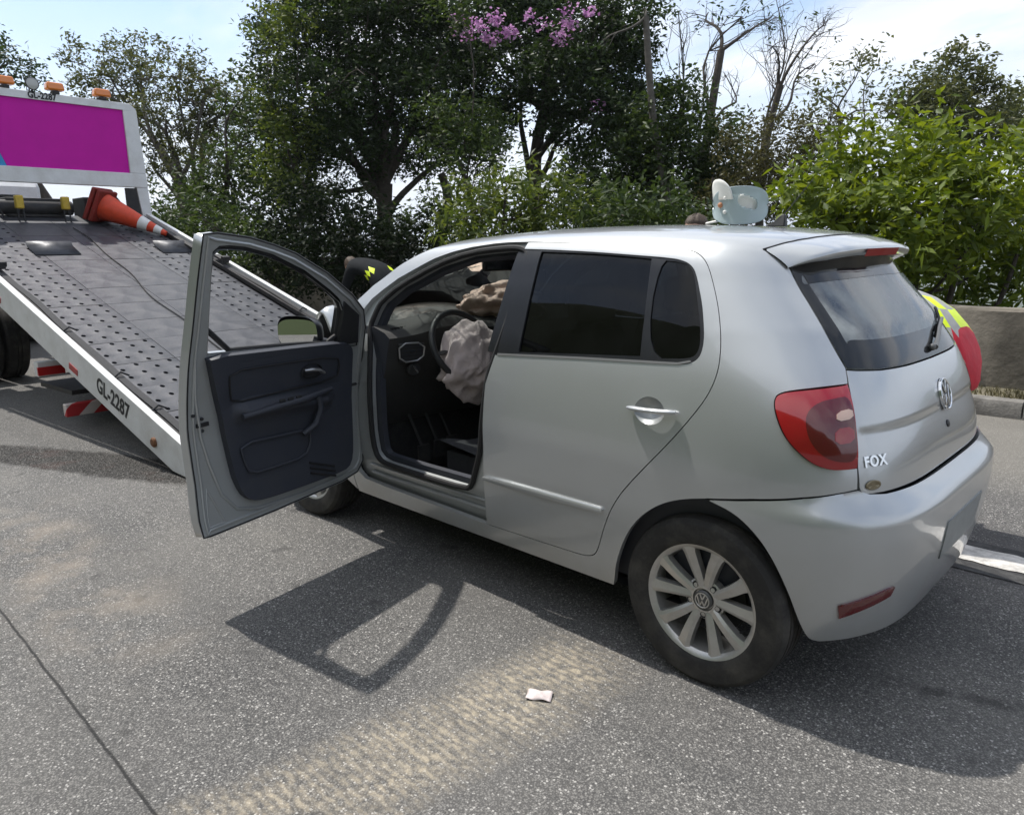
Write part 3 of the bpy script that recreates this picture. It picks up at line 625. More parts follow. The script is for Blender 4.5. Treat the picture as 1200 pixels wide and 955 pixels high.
def inset(p, d):
    p = np.array(p, float); n = len(p); ar = .5*np.sum(p[:, 0]*np.roll(p[:, 1], -1)-np.roll(p[:, 0], -1)*p[:, 1]); s = 1 if ar > 0 else -1
    t = np.roll(p, -1, 0)-np.roll(p, 1, 0); l = np.linalg.norm(t, axis=1, keepdims=True); t = t/np.maximum(l, 1e-9)
    nrm = np.c_[-t[:, 1], t[:, 0]]*s
    return [tuple(q) for q in p+nrm*d]
def fn_normals(F, cv):
    e = 2e-4; c, v = cv[:, 0], cv[:, 1]
    n = np.cross(F(c+e, v)-F(c-e, v), F(c, v+e)-F(c, v-e)); l = np.linalg.norm(n, axis=1, keepdims=True)
    return n/np.maximum(l, 1e-12)
def panel_data(outline, holes, F, step=.035, rim=.018, flip=False):
    loops = [densify(outline, step)]+[densify(h, step) for h in holes]
    co = []; ed = []
    for lp in loops:
        b = len(co); co += lp; ed += [(b+i, b+(i+1) % len(lp)) for i in range(len(lp))]
    bd = np.array(co); mn, mxx = bd.min(0), bd.max(0)
    gx, gy = np.meshgrid(np.arange(mn[0]+step/2, mxx[0], step), np.arange(mn[1]+step/2, mxx[1], step)); gq = np.c_[gx.ravel(), gy.ravel()]
    k = inpoly(loops[0], gq)
    for h in loops[1:]: k &= ~inpoly(h, gq)
    gq = gq[k]
    if len(gq):
        dm = np.sqrt(((gq[:, None]-bd[None])**2).sum(-1)).min(1); gq = gq[dm > step*.45]
    allp = [Vector(q) for q in co]+[Vector(q) for q in gq.tolist()]
    rv, re, rf, *_ = mgeo.delaunay_2d_cdt(allp, ed, [], 0, 1e-6)
    cv = np.array([tuple(q) for q in rv]); tri = np.array([f for f in rf if len(f) == 3])
    ce = cv[tri].mean(1); k = inpoly(loops[0], ce)
    for h in loops[1:]: k &= ~inpoly(h, ce)
    tri = tri[k]
    P3 = F(cv[:, 0], cv[:, 1]); N3 = fn_normals(F, cv)
    fn = np.cross(P3[tri[:, 1]]-P3[tri[:, 0]], P3[tri[:, 2]]-P3[tri[:, 0]]); s = (fn*N3[tri].mean(1)).sum(1) < 0
    tri[s] = tri[s][:, ::-1]
    V_ = [P3]; NN = [N3]; Fc = [tuple(t) for t in tri.tolist()]; b = len(P3)
    if rim:
        for li, lp in enumerate(loops):
            q = np.array(lp); p0 = F(q[:, 0], q[:, 1]); n0 = fn_normals(F, q); tg = np.roll(p0, -1, 0)-np.roll(p0, 1, 0); sd = np.cross(tg, n0); sd /= np.maximum(np.linalg.norm(sd, axis=1, keepdims=True), 1e-9)
            ar = .5*np.sum(q[:, 0]*np.roll(q[:, 1], -1)-np.roll(q[:, 0], -1)*q[:, 1])
            if (ar < 0) ^ (li > 0): sd = -sd
            V_ += [p0, p0-n0*rim]; NN += [sd, sd]; m = len(q)
            for i in range(m):
                j = (i+1) % m; f = (b+i, b+j, b+m+j, b+m+i)
                Fc.append(f)
            b += 2*m
    V_ = np.concatenate(V_); NN = np.concatenate(NN)
    if flip: NN = -NN; Fc = [f[::-1] for f in Fc]
    return V_, NN, Fc
def put(name, datas, material, parent, M=None):
    V_ = np.concatenate([d[0] for d in datas]); NN = np.concatenate([d[1] for d in datas]); Fc = []; b = 0
    for d in datas:
        Fc += [tuple(i+b for i in f) for f in d[2]]; b += len(d[0])
    # faces follow the wanted normals
    F2 = []
    for f in Fc:
        a, b_, c_ = V_[f[0]], V_[f[1]], V_[f[2]]
        F2.append(f if np.dot(np.cross(b_-a, c_-a), NN[f[0]]+NN[f[1]]+NN[f[2]]) >= 0 else f[::-1])
    me = bpy.data.meshes.new(name); me.from_pydata(V_.tolist(), [], F2); me.materials.append(material); me.shade_smooth()
    me.normals_split_custom_set_from_vertices(NN.tolist()); me.update()
    return obj(name, me, parent, M=M)
def mirror(d):
    return d[0]*[1, -1, 1], d[1]*[1, -1, 1], [f[::-1] for f in d[2]]
def SF(off=0, bump=None): return lambda c, v: P(c, v, off=off, bump=bump)
CM = 2*(A0+B0)
def sym(half): return list(half)+[(CM-c, v) for c, v in reversed(half)]
X = lambda x: XS-x

car = thing('hatchback_car', 'silver five-door hatchback with its driver door wide open and airbags out', 'car', (1.3, 0, 0))
rear_door = [(-0.657, 1.498), (-0.372, 1.487), (-0.13, 1.48), (0.073, 1.475), (0.17, 1.468), (0.235, 1.455), (0.287, 1.425), (0.319, 1.375), (0.341, 1.3), (0.349, 1.213), (0.347, 1.134), (0.33, 1.063), (0.299, 0.998), (0.249, 0.929), (0.173, 0.834), (0.102, 0.749), (0.007, 0.632), (-0.048, 0.543), (-0.087, 0.443), (-0.108, 0.380), (-0.13, 0.345), (-0.165, 0.330), (-0.21, 0.325), (-0.375, 0.321), (-0.713, 0.314), (-0.709, 0.413), (-0.700, 0.642), (-0.704, 0.924), (-0.690, 0.987), (-0.664, 1.04)]
def smooth_open(p, n=2):
    p = [np.array(q, float) for q in p]
    for _ in range(n):
        o = [p[0]]
        for a, b in zip(p[:-1], p[1:]): o += [a*.75+b*.25, a*.25+b*.75]
        p = o+[p[-1]]
    return [tuple(q) for q in p]
rd_mid = smooth_open(rear_door[1:24], 2); rear_door = rear_door[:1]+rd_mid+rear_door[24:]; RDK = 1+len(rd_mid)
gap_top = [(-0.66, 1.502), (-0.769, 1.506), (-0.85, 1.505), (-0.991, 1.493), (-1.1, 1.473), (-1.207, 1.445), (-1.433, 1.354), (-1.53, 1.29), (-1.594, 1.239), (-1.640, 1.175)]
hole = gap_top+[(-1.665, 1.10), (-1.672, .9), (-1.672, .6), (-1.668, .44), (-1.645, .365), (-1.60, .335), (-1.4, .327), (-1.0, .32)]+rear_door[RDK:RDK+1]+rd_mid[::-1]
arch = smooth_open([(-.062, .24), (-0.050, 0.275), (-0.034, 0.342), (-0.005, 0.419), (0.03, 0.495), (0.081, 0.564), (0.15, 0.622), (0.227, 0.657), (0.305, 0.676)])
seam_b = [(0.307, 0.677), (0.448, 0.702), (0.619, 0.724), (0.76, 0.737), (0.864, 0.746)]
tl = smooth_open([(0.863, 0.807), (0.779, 0.806), (0.735, .807), (0.682, 0.816), (0.64, .831), (0.603, 0.855), (0.573, .881), (0.551, 0.910), (0.533, 0.951), (0.526, 0.985), (.531, 1.006), (0.545, 1.021), (0.593, 1.032), (0.73, 1.042), (0.89, 1.047)])
gate_edge = [(0.905, 1.089), (0.869, 1.187), (0.844, 1.308), (0.808, 1.417), (.72, 1.455)]
seam_r = [(0.621, 1.488), (0.69, 1.507), (0.755, 1.528), (0.85, 1.565), (0.95, 1.63), (1.05, 1.75), (1.12, 1.9), (1.16, 2.08)]
ws_edge = [(-1.2, 2.08), (-1.195, 1.9), (-1.185, 1.75), (-1.175, 1.65), (-1.19, 1.575), (-1.25, 1.535), (-1.32, 1.495), (-1.46, 1.42), (-1.62, 1.315), (-1.76, 1.18), (-1.86, 1.07), (-1.885, 1.02)]
shell = [(-1.70, .24)]+arch+seam_b+tl+gate_edge+seam_r+ws_edge+[(-1.78, .985), (-1.70, .96), (-1.70, .6)]
sd = panel_data(shell, [hole], SF(), step=.032, rim=.022)
put('body_shell', [sd, mirror(sd)], SILVER, car)
# rocker underside and dark liners so nothing is see-through
g = MB()
for s in (1, -1):
    g.grid(lambda u, v: (-.02+2.0*(1-u)+.08, s*(.745-.25*v), .235-.02*v), 20, 3)
g.build('underbody', BLACK_PL, car)

# ---- rear doors
def rear_door_parts(flipside):
    mir = (lambda d: mirror(d)) if flipside else (lambda d: d)
    rd = inset(rear_door, .0035)
    dark = [(-.75, 1.462), (-0.569, 1.459), (-0.35, 1.448), (-0.111, 1.436), (0.05, 1.431), (0.13, 1.427), (0.195, 1.414), (0.235, 1.385), (0.267, 1.297), (0.276, 1.228), (0.280, 1.165), (0.268, 1.118), (0.238, 1.093), (0.188, 1.083), (0.04, 1.077), (-0.228, 1.066), (-0.75, 1.040)]; dark = smooth_open(dark, 2)
    # skin with the window band cut out at the front: clip the outline where the film begins
    outl = [q for q in rd if not (q[0] < -.6 and 1.05 < q[1] < 1.46)]
    k = max(range(len(outl)), key=lambda i: 0)
    top = [q for q in outl if True]
    f0 = (-0.655, 1.462); f1 = (-0.668, 1.043)
    i0 = 0
    body = [(-0.653, 1.494)]+rd[1:-2]+[(-0.672, 1.030), f1]+[q for q in dark[::-1] if q[0] > -.6]+[f0]
    cup = [(.088+.058*math.cos(a), .925+.046*math.sin(a)) for a in np.linspace(0, 2*math.pi, 33)[:-1]]
    o = put('rear_door', [mir(panel_data(body, [cup], SF(), step=.03, rim=.016))], SILVER, car)
    film = [(-.651, 1.459)]+[q for q in dark if q[0] > -.6]+[(-.664, 1.047)]
    film = inset(film, .002)
    gl = inset([(-0.560, 1.449), (-0.3, 1.440), (-0.03, 1.426), (0.02, 1.096), (-0.25, 1.080), (-0.549, 1.063)], .002)
    fx = chaikin([(0.0, 1.421), (0.12, 1.419), (0.19, 1.409), (0.228, 1.374), (0.259, 1.227), (0.264, 1.154), (0.25, 1.117), (0.208, 1.102), (0.048, 1.094)], 2)
    put('window_frame', [mir(panel_data(film, [gl, fx], SF(-.004), step=.03, rim=.012))], BLACK_GL, o)
    put('window_pane', [mir(panel_data(gl, [], SF(-.012), step=.05, rim=0))], GLASS_TINT, o)
    put('fixed_pane', [mir(panel_data(fx, [], SF(-.009), step=.05, rim=0))], GLASS_TINT, o)
    strip = [(-.655, 1.0435), (-.228, 1.066), (.04, 1.0775), (.18, 1.084), (.232, 1.096), (.225, 1.101), (.18, 1.091), (.04, 1.086), (-.228, 1.0745), (-.655, 1.052)]
    put('window_strip', [mir(panel_data(strip, [], SF(.003), step=.04, rim=.006))], mat('strip_grey', (.22, .22, .22), rough=.4, metal=.4) if not flipside else bpy.data.materials['strip_grey'], o)
    md = chaikin([(-0.698, 0.545), (-0.088, 0.552), (-0.075, 0.541), (-0.088, 0.530), (-0.698, 0.519)], 1)
    def mdF(c, v): 
        return P(c, v, off=.013-20*np.clip(np.abs(v-.534)-.004, 0, 1)**2*1.8)
    put('side_moulding', [mir(panel_data(md, [], mdF, step=.01, rim=.012))], SILVER, o)
    # handle: recess cup and bar
    def cupF(c, v):
        d = np.clip(1-((c-.088)/.058)**2-((v-.925)/.046)**2, 0, 1); return P(c, v, off=-.001-.026*d**.8)
    put('handle_cup', [mir(panel_data(cup, [], cupF, step=.01, rim=0))], SILVER_SHADED, o)
    hb = MB(); pts = []; rs = []
    for k in range(15):
        t = k/14; c = .010+.182*t; v = .929+.007*t; pp = P(c, v, off=.006+.024*math.sin(math.pi*min(max(t*1.0, .03), .97))**.5); pts.append(tuple(pp*[1, -1 if flipside else 1, 1])); rs.append(.0145*(1-.25*abs(2*t-1)**4)*(1.0 if .02 < t < .98 else .6))
    hb.tube(pts, rs, 12, flat=.62); hb.build('door_handle', SILVER, o, ang=60)
    return o
rear_door_parts(False); rear_door_parts(True)

# ---- right front door (closed)
fd = inset(gap_top[:-1]+[(-1.640, 1.175), (-1.66, 1.10), (-1.668, .9), (-1.668, .6), (-1.664, .44), (-1.64, .37), (-1.60, .34), (-1.4, .331), (-.722, .320), (-.716, .413), (-.708, .642), (-.712, .924), (-.698, .987), (-.672, 1.04)], .004)
wn_ = [(-.72, 1.455), (-.85, 1.46), (-1.0, 1.44), (-1.2, 1.385), (-1.40, 1.295), (-1.53, 1.20), (-1.56, 1.14), (-1.54, 1.06), (-1.2, 1.055), (-.735, 1.05)]
d = panel_data(fd, [wn_], SF(), step=.035, rim=.016); o = put('passenger_door', [mirror(d)], SILVER, car)
put('window_pane', [mirror(panel_data(wn_, [], SF(-.012), step=.06, rim=0))], GLASS_CLR, o)
g = MB(); g.box((0, 0, 0), (.10, .20, .14), T(1.62, -.90, 1.08)); g.build('wing_mirror', BLACK_PL, o, bevel=.04, seg=4)

# ---- door jamb, seal, pillar
jo = inset(hole[:len(gap_top)+8]+[(-.70, .314), (-.69, .642), (-.695, .924), (-.68, .987), (-.65, 1.04), (-.60, 1.30)], -.012)
ji = [(-1.555, 1.17), (-1.575, 1.10), (-1.55, 1.03), (-1.53, .95), (-1.51, .75), (-1.51, .6), (-1.495, .49), (-1.46, .455), (-1.41, .445), (-1.147, .443), (-.84, .446), (-.80, .468), (-.765, .55), (-.73, .65), (-.715, .82), (-.71, .95), (-.68, 1.04), (-.645, 1.25), (-.625, 1.40), (-.645, 1.45), (-.70, 1.467), (-.78, 1.47), (-.99, 1.46), (-1.2, 1.408), (-1.42, 1.315), (-1.53, 1.225)]
JF = lambda c, v: P(c, v, off=-.024-.016*np.clip((.46-v)/.1, 0, 1)+.034*np.clip((.36-v)/.04, 0, 1)*0)
jd = panel_data(jo, [ji], JF, step=.03, rim=.03); put('door_jamb', [jd], SILVER_SHADED, car); put('door_jamb', [mirror(jd)], SILVER_SHADED, car)
g = MB()
for off_, r_ in ((-.018, .013),):
    pts = [tuple(P(c, v, off=off_)) for c, v in densify(chaikin(ji, 1), .03)]
    g.tube(pts, r_, 8, closed=True)
pts = [tuple(P(c, v, off=-.012)) for c, v in densify(inset(chaikin(gap_top, 0)+[(-1.0, 1.30), (-.7, 1.3)], .012), .04)]
g.build('door_seal', RUBBER, car)
put('opening_trim', [panel_data(inset(ji, -.004), [inset(ji, .036)], SF(-.058), step=.03, rim=.03)], TRIM_DARK, car)
g = MB()   # pressed ridges along the sill step
for v_, r_, o_ in ((.415, .006, -.026), (.372, .008, -.03)):
    g.tube([tuple(P(c, v_+.012*max(0, (-1.4-c))*2, off=o_)) for c in np.linspace(-1.56, -.72, 30)], r_, 8)
g.build('sill_ridge', SILVER, car)
# black upper film on the B pillar (behind the rear door edge)
put('pillar_film', [panel_data([(-.735, 1.05), (-.675, 1.05), (-.635, 1.46), (-.70, 1.47)], [], SF(-.02), step=.04, rim=.01)], BLACK_GL, car)

# ---- tail: bumper, gate, glass, lights, spoiler
BUMP = (BY, BX)
b_arch = smooth_open([(0.300, 0.6735), (0.373, 0.650), (0.438, 0.598), (0.493, 0.527), (0.546, 0.435), (0.599, 0.334), (0.635, 0.280), (0.660, 0.256), (.70, .250)])
b_low = [(.80, .256), (.95, .262), (1.2, .256), (1.57, .252)]
b_top = [(1.57, .716), (1.2, .717), (1.0, .720), (.92, .727), (.87, .741), (0.76, 0.7335), (0.619, 0.7205), (0.448, 0.6985)]
half = b_arch+b_low
full = half[:-1]+[(1.57, .252)]+[(CM-c, v) for c, v in half[:-1][::-1]]+[(CM-c, v) for c, v in b_top[::-1]]+b_top[1:]
bumper = put('rear_bumper', [panel_data(full, [], SF(0, BUMP), step=.022, rim=.03)], SILVER, car)
# styling crease: lower valance set a little back, with a step
val = [(.72, .262), (.95, .268), (1.2, .262), (1.57, .26)]
for s in (0, 1):
    rf = [(0.742, 0.390), (0.86, 0.411), (0.979, 0.430), (1.012, 0.431), (1.000, 0.402), (.87, .373), (0.755, 0.346)]
    if s: rf = [(CM-c, v) for c, v in rf[::-1]]
    put('bumper_reflector', [panel_data(rf, [], SF(.006, BUMP), step=.03, rim=.012)], RED_DARK, bumper)
pl = [(1.57-.21, .425), (1.57+.21, .425), (1.57+.21, .56), (1.57-.21, .56)]
put('number_plate', [panel_data(pl, [], SF(.004, BUMP), step=.05, rim=.006)], mat('blank_plate', (.22, .235, .235), rough=.5, var=.1), bumper)
rc = [(1.57-.27, .395), (1.57+.27, .395), (1.57+.29, .59), (1.57-.29, .59)]
gate_l = [(0.900, 0.731), (0.885, .737), (0.875, 0.752), (0.868, 0.807), (0.882, 0.926), (0.896, 1.046), (0.907, 1.083)]
gate = sym([(1.57, .722), (1.3, .722), (1.0, .725), (.93, .727)]+gate_l+[(.96, 1.079), (1.1, 1.072), (1.3, 1.068), (1.5701, 1.066)])
gate = [(1.3, .722), (1.0, .725), (.93, .727)]+gate_l+[(.96, 1.079), (1.1, 1.072), (1.3, 1.068), (1.57, 1.066), (CM-1.3, 1.068), (CM-1.1, 1.072), (CM-.96, 1.079)]+[(CM-c, v) for c, v in gate_l[::-1]]+[(CM-.93, .727), (CM-1.0, .725), (CM-1.3, .722)]
def GF(c, v):   # tailgate skin with a soft crease under the emblem
    s_ = np.clip((.918-v)/.022, 0, 1); s_ = s_*s_*(3-2*s_); e_ = np.clip((np.minimum(c, CM-c)-.875)/.05, 0, 1)
    return P(c, v, off=.001-.009*s_*np.clip(1-(.9-v)/.21, 0, 1)*e_)
tailgate = put('tailgate', [panel_data(gate, [], GF, step=.02, rim=.02)], SILVER, car)
gl = [(.914, 1.089), (.98, 1.084), (1.1, 1.077), (1.3, 1.073), (1.57, 1.071)]
gl_up = [(.873, 1.187), (.848, 1.308), (.82, 1.40), (.83, 1.44)]
top = [(.95, 1.455), (1.2, 1.465), (1.57, 1.468)]
gls = gl+[(CM-c, v) for c, v in gl[:-1][::-1]]+[(CM-c, v) for c, v in gl_up]+[(CM-c, v) for c, v in top[:-1]]+top[::-1]+gl_up[::-1]
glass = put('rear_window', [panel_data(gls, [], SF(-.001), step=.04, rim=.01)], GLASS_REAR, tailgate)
inn = chaikin(inset(gls, .085), 2)
put('window_border', [panel_data(inset(gls, .002), [inn], SF(.0008), step=.04, rim=0)], mat('ceramic_black', (.012, .013, .014), rough=.06, spec=.5), tailgate)
# spoiler: springs from the roof seam, its ends die into the quarter panels
sq = np.array([P(c, v) for c, v in densify(seam_r+seam_r[::-1][1:-1], .02)]); sq = sq[np.argsort(sq[:, 1])]
lx = spl([0, .30, .42, .475, .5, .52], [-.230, -.214, -.190, -.152, -.122, -.106]); lzz = spl([0, .30, .42, .475, .5, .52], [1.452, 1.446, 1.434, 1.416, 1.402, 1.393])
def sp(u, v):
    k = u*2-1; yf = k*.518; a = abs(k)*.52
    xf = float(np.interp(abs(yf), sq[:, 1], sq[:, 0]))-.004; zf = float(np.interp(abs(yf), sq[:, 1], sq[:, 2]))
    xr, zr = float(lx(a)), float(lzz(a)); th = .034*(1-.75*max(0, (a-.40)/.12)); yr = k*.502
    pts = [(xf, yf, zf), (xf*.55+xr*.45, yf*.55+yr*.45, zf*.55+zr*.45+.006), (xr+.006, yr, zr+.003), (xr, yr, zr-.006), (xr+.010, yr, zr-th), (xr+.09*th/.034+.01, yr*.99, zr-th-.006)]
    s_ = v*5; i = min(int(s_), 4); t = s_-i
    return tuple(np.array(pts[i])*(1-t)+np.array(pts[i+1])*t)
g = MB(); g.grid(sp, 60, 5); spo = g.build('roof_spoiler', SILVER, tailgate, ang=50, subsurf=1)
g = MB(); g.grid(lambda u, v: (lambda y: (float(lx(abs(y)))-.003+.011*v, y, float(lzz(abs(y)))-.009-.026*v))(-.16+.32*u), 16, 3)
g.build('brake_lamp', mat('brake_red', (.26, .004, .006), rough=.35, spec=.2), tailgate, ang=0)
g = MB(); g.tube([(float(np.interp(abs(y), sq[:, 1], sq[:, 0]))+.001, y, float(np.interp(abs(y), sq[:, 1], sq[:, 2]))+.0005) for y in np.linspace(-.515, .515, 90)], .0036, 6); g.build('roof_seam', RUBBER, tailgate)
# shut line behind the panel gaps
def under(off, c0, c1, v0, v1, n, m): 
    b = MB(); b.grid(lambda u, v: tuple(P(c0+(c1-c0)*u, v0+(v1-v0)*v, off=off)), n, m); return b
for s in (1, -1):
    b = under(-.03, .80, .99, .70, 1.45, 6, 30)
    b.v = [(q[0], q[1]*s, q[2]) for q in b.v]; b.build('shut_channel', RUBBER, car)
b = under(-.035, .02, CM-.02, .66, .78, 60, 4); b.build('bumper_backing', RUBBER, car)
# tail lights
for s in (0, 1):
    mir = mirror if s else (lambda q: q)
    out = inset(tl+[(.872, .93)], .003)
    ctr = np.array([.72, .925])
    def LF(c, v, e=0.0):
        d = np.clip(1-((c-.74)/.26)**2-((v-.93)/.15)**2, 0, 1); return P(c, v, off=-.004+.028*d**.7+e)
    o = put('tail_light', [mir(panel_data(out, [], LF, step=.018, rim=.02))], RED_LENS, car)
    inner = chaikin([(.640, .975), (.70, 1.005), (.80, 1.014), (.872, 1.016), (.866, .93), (.856, .835), (.78, .832), (.70, .845), (.648, .885), (.632, .93)], 2)
    put('smoked_lens', [mir(panel_data(inner, [], lambda c, v: LF(c, v, .0012), step=.02, rim=.002))], RED_DARK, o)
    cl = [(.768, .950), (.862, .956), (.866, .984), (.778, .977)]
    put('reverse_lens', [mir(panel_data(chaikin(cl, 1), [], lambda c, v: LF(c, v, .003), step=.02, rim=.003))], CLEAR_LENS, o)
    cl = [(.745, .885), (.85, .89), (.855, .935), (.755, .93)]
    put('indicator_lens', [mir(panel_data(chaikin(cl, 1), [], lambda c, v: LF(c, v, .0024), step=.02, rim=.002))], RED_LENS, o)
# emblem, lettering, dealer badge, lock, wiper
def emblem(r, th):
    b = MB(); prof = [(r*.86, 0), (r*.86, th*.7), (r*.90, th), (r*.98, th), (r, th*.6), (r, 0)]
    b.lathe(prof, 40, cap=False)
    def bar(p0, p1, w_):
        p0 = np.array(p0)*r; p1 = np.array(p1)*r; d = (p1-p0)/np.linalg.norm(p1-p0); n = np.array([-d[1], d[0]])*w_*r/2
        b.prism([tuple(p0-n), tuple(p1-n), tuple(p1+n), tuple(p0+n)], 0, th*.8)
    w_ = .15
    bar((-.36, .82), (-.02, .10), w_); bar((.36, .82), (.02, .10), w_)
    bar((-.74, .50), (-.30, -.74), w_); bar((-.30, -.74), (0, -.05), w_); bar((.30, -.74), (0, -.05), w_); bar((.74, .50), (.30, -.74), w_)
    return b
def surf_frame(F, c, v, lift=0, y_sign=1):
    q = np.array([[c, v]]); p = F(q[:, 0], q[:, 1])[0]; n = fn_normals(F, q)[0]; up = np.array([0, 0, 1.]); up = up-n*np.dot(up, n); up /= np.linalg.norm(up); rt = np.cross(up, n)
    return frame(p+n*lift, rt, up, n)
Mf = surf_frame(GF, 1.57, .943, .001)
g = MB(); g.lathe([(.050, -.006), (.050, .004), (.0, .004)], 32, cap=False); eb = g.build('emblem_disc', BLACK_GL, tailgate, M=Mf)
o = emblem(.056, .010).build('emblem', CHROME, tailgate, M=Mf, bevel=.0012, seg=1)
def letters(name, me, material, parent, M):
    me.materials.clear(); me.materials.append(material); o = obj(name, me, parent, M=M); return o
letters('model_lettering', text_mesh('FOX', .045, .0012, 1.12, .95, .0014), CHROME, tailgate, surf_frame(GF, .962, .820, .003))
Mf = surf_frame(GF, .945, .752, .001); g = MB(); g.lathe([(.030, 0), (.030, .003), (.024, .004), (.022, .003), (0, .003)], 28, cap=False)
g.v = [(q[0], q[1]*.5, q[2]) for q in g.v]; g.build('dealer_badge', mat('badge', (.20, .17, .11), rough=.3, metal=.7), tailgate, M=Mf)
Mf = surf_frame(GF, 1.57, .842, 0); g = MB(); g.lathe([(.013, -.004), (.013, .003), (.010, .005), (0, .005)], 20, cap=False); g.build('lock', BLACK_PL, tailgate, M=Mf)
g = MB(); pts = [P(c, v, off=.018) for c, v in ((1.60, 1.10), (1.68, 1.12), (1.78, 1.15), (1.93, 1.175))]; g.tube([tuple(q) for q in pts], [.010, .008, .007, .006], 8)
g.ball(tuple(P(1.60, 1.10, off=.010)), (.013, .017, .013)); wip = g.build('rear_wiper', mat('wiper_grey', (.12, .12, .12), rough=.4, metal=.3), tailgate)
g = MB(); g.tube([tuple(P(c, v, off=.008)) for c, v in ((1.75, 1.128), (1.93, 1.172), (2.10, 1.205))], .006, 6); g.build('wiper_blade', RUBBER, wip)
# roof aerial
g = MB(); g.grid(lambda u, v: ((.215-.085*u)-.02*v*(1-u), (v*0+math.sin(math.pi*u)*.016*(1-v))*0, 0), 1, 1)
g = MB(); pr = [(.22, 1.530), (.19, 1.543), (.165, 1.566), (.150, 1.575), (.140, 1.570), (.138, 1.527)]
n = len(pr); vs = [(x, (.017 if z < 1.54 else .008), z) for x, z in pr]+[(x, -(.017 if z < 1.54 else .008), z) for x, z in pr]
g.add(vs, [tuple(range(n)), tuple(range(n, 2*n))[::-1]]+[(i, (i+1) % n, n+(i+1) % n, n+i) for i in range(n)])
aer = g.build('aerial_base', BLACK_PL, car, bevel=.004); g = MB(); g.tube([(.155, 0, 1.565), (.10, 0, 1.63), (.04, 0, 1.70)], [.0022, .0018, .0012], 6); g.build('aerial_rod', BLACK_PL, aer)

# ---- front: fenders, bonnet, windscreen, nose
f_arch = [(X(2.465)+.365*math.cos(a), .30+.365*math.sin(a)) for a in np.linspace(math.pi*1.05, -.05*math.pi, 22)]
fen = [(-1.705, .25), (-1.705, .6), (-1.705, .955), (-1.80, .975), (-1.95, .965), (-2.3, .90), (-2.6, .82), (-2.72, .76), (-2.74, .62), (-2.62, .56), (-2.545, .45)]
fen = fen+[q for q in f_arch[1:-1]][:0]
fen = [(-1.705, .25), (-1.705, .6), (-1.705, .955), (-1.80, .975), (-1.95, .965), (-2.3, .90), (-2.6, .82), (-2.72, .76), (-2.74, .62), (-2.60, .52)]+[q for q in f_arch if q[1] > .30 and q[0] > -2.56][::1]
fd_ = panel_data(fen, [], SF(.001), step=.04, rim=.02); fo = put('front_fender', [fd_], SILVER, car); put('front_fender', [mirror(fd_)], SILVER, car)
rb = random.Random(11)
def bonnet(u, v):
    y = (u*2-1); x = 2.28+.80*v-.10*abs(y)**2*v; hw = .70-.03*v
    z = 1.035-.24*v**1.5-.075*y*y-.02*abs(y)
    cr_ = .055*math.exp(-((v-.42+.12*y)/.10)**2)*(1+.4*math.sin(y*5))+.012*math.sin(7*y+4*v)*math.sin(math.pi*v)+.03*math.exp(-((v-.8)/.08)**2)*math.cos(y*4)
    e_ = math.exp(-((v-.26)/(.13 if v < .26 else .22))**2); yy = y*hw; w_ = 1/(1+math.exp((yy-.10)/.05))*math.exp(-(max(0, -.42-yy)/.22)**2)
    cr_ += .36*e_*w_*(1+.10*math.sin(11*y+3*v))+.19*math.exp(-((v-.16)/.16)**2)/(1+math.exp((.30-yy)/.05))*(1+.15*math.sin(14*y+8*v))
    return (x, y*hw, z+cr_)
g = MB(); g.grid(bonnet, 36, 26); g.build('bonnet', SILVER, car, ang=60, solid=.02)
def nose(u, v):
    y = (u*2-1)*.80; a = abs(y)/.80; x = 3.24-.42*a**3.2-.05*(2*v-1)**2-.07*(1-v)*0; z = .22+.52*v
    return (x-.10*max(0, v-.75)*2, y, z)
g = MB(); g.grid(nose, 40, 12); nb = g.build('front_bumper', SILVER, car, ang=60, solid=.02)
g = MB(); g.grid(lambda u, v: tuple(np.array(nose(.22+.56*u, .12+.22*v))+[.012, 0, 0]), 20, 4); g.build('lower_grille', BLACK_PL, nb)
for s in (1, -1):
    g = MB(); g.grid(lambda u, v: (3.10-.33*u**1.6+.03*math.sin(math.pi*v), s*(.38+.36*u), .70+.14*v-.0*u+.05*u*v), 14, 6)
    hl = g.build('headlight', pane_mat('lamp_glass', (.8, .82, .82)) if s == 1 else bpy.data.materials['lamp_glass'], car, ang=60)
    g = MB(); g.lathe([(.075, 0), (.06, -.04), (.02, -.07), (0, -.07)], 20, M=frame((3.02, s*.52, .78), (0, 1, 0), (0, 0, 1), (1, 0, 0)), cap=False); g.build('reflector_bowl', CHROME, hl)
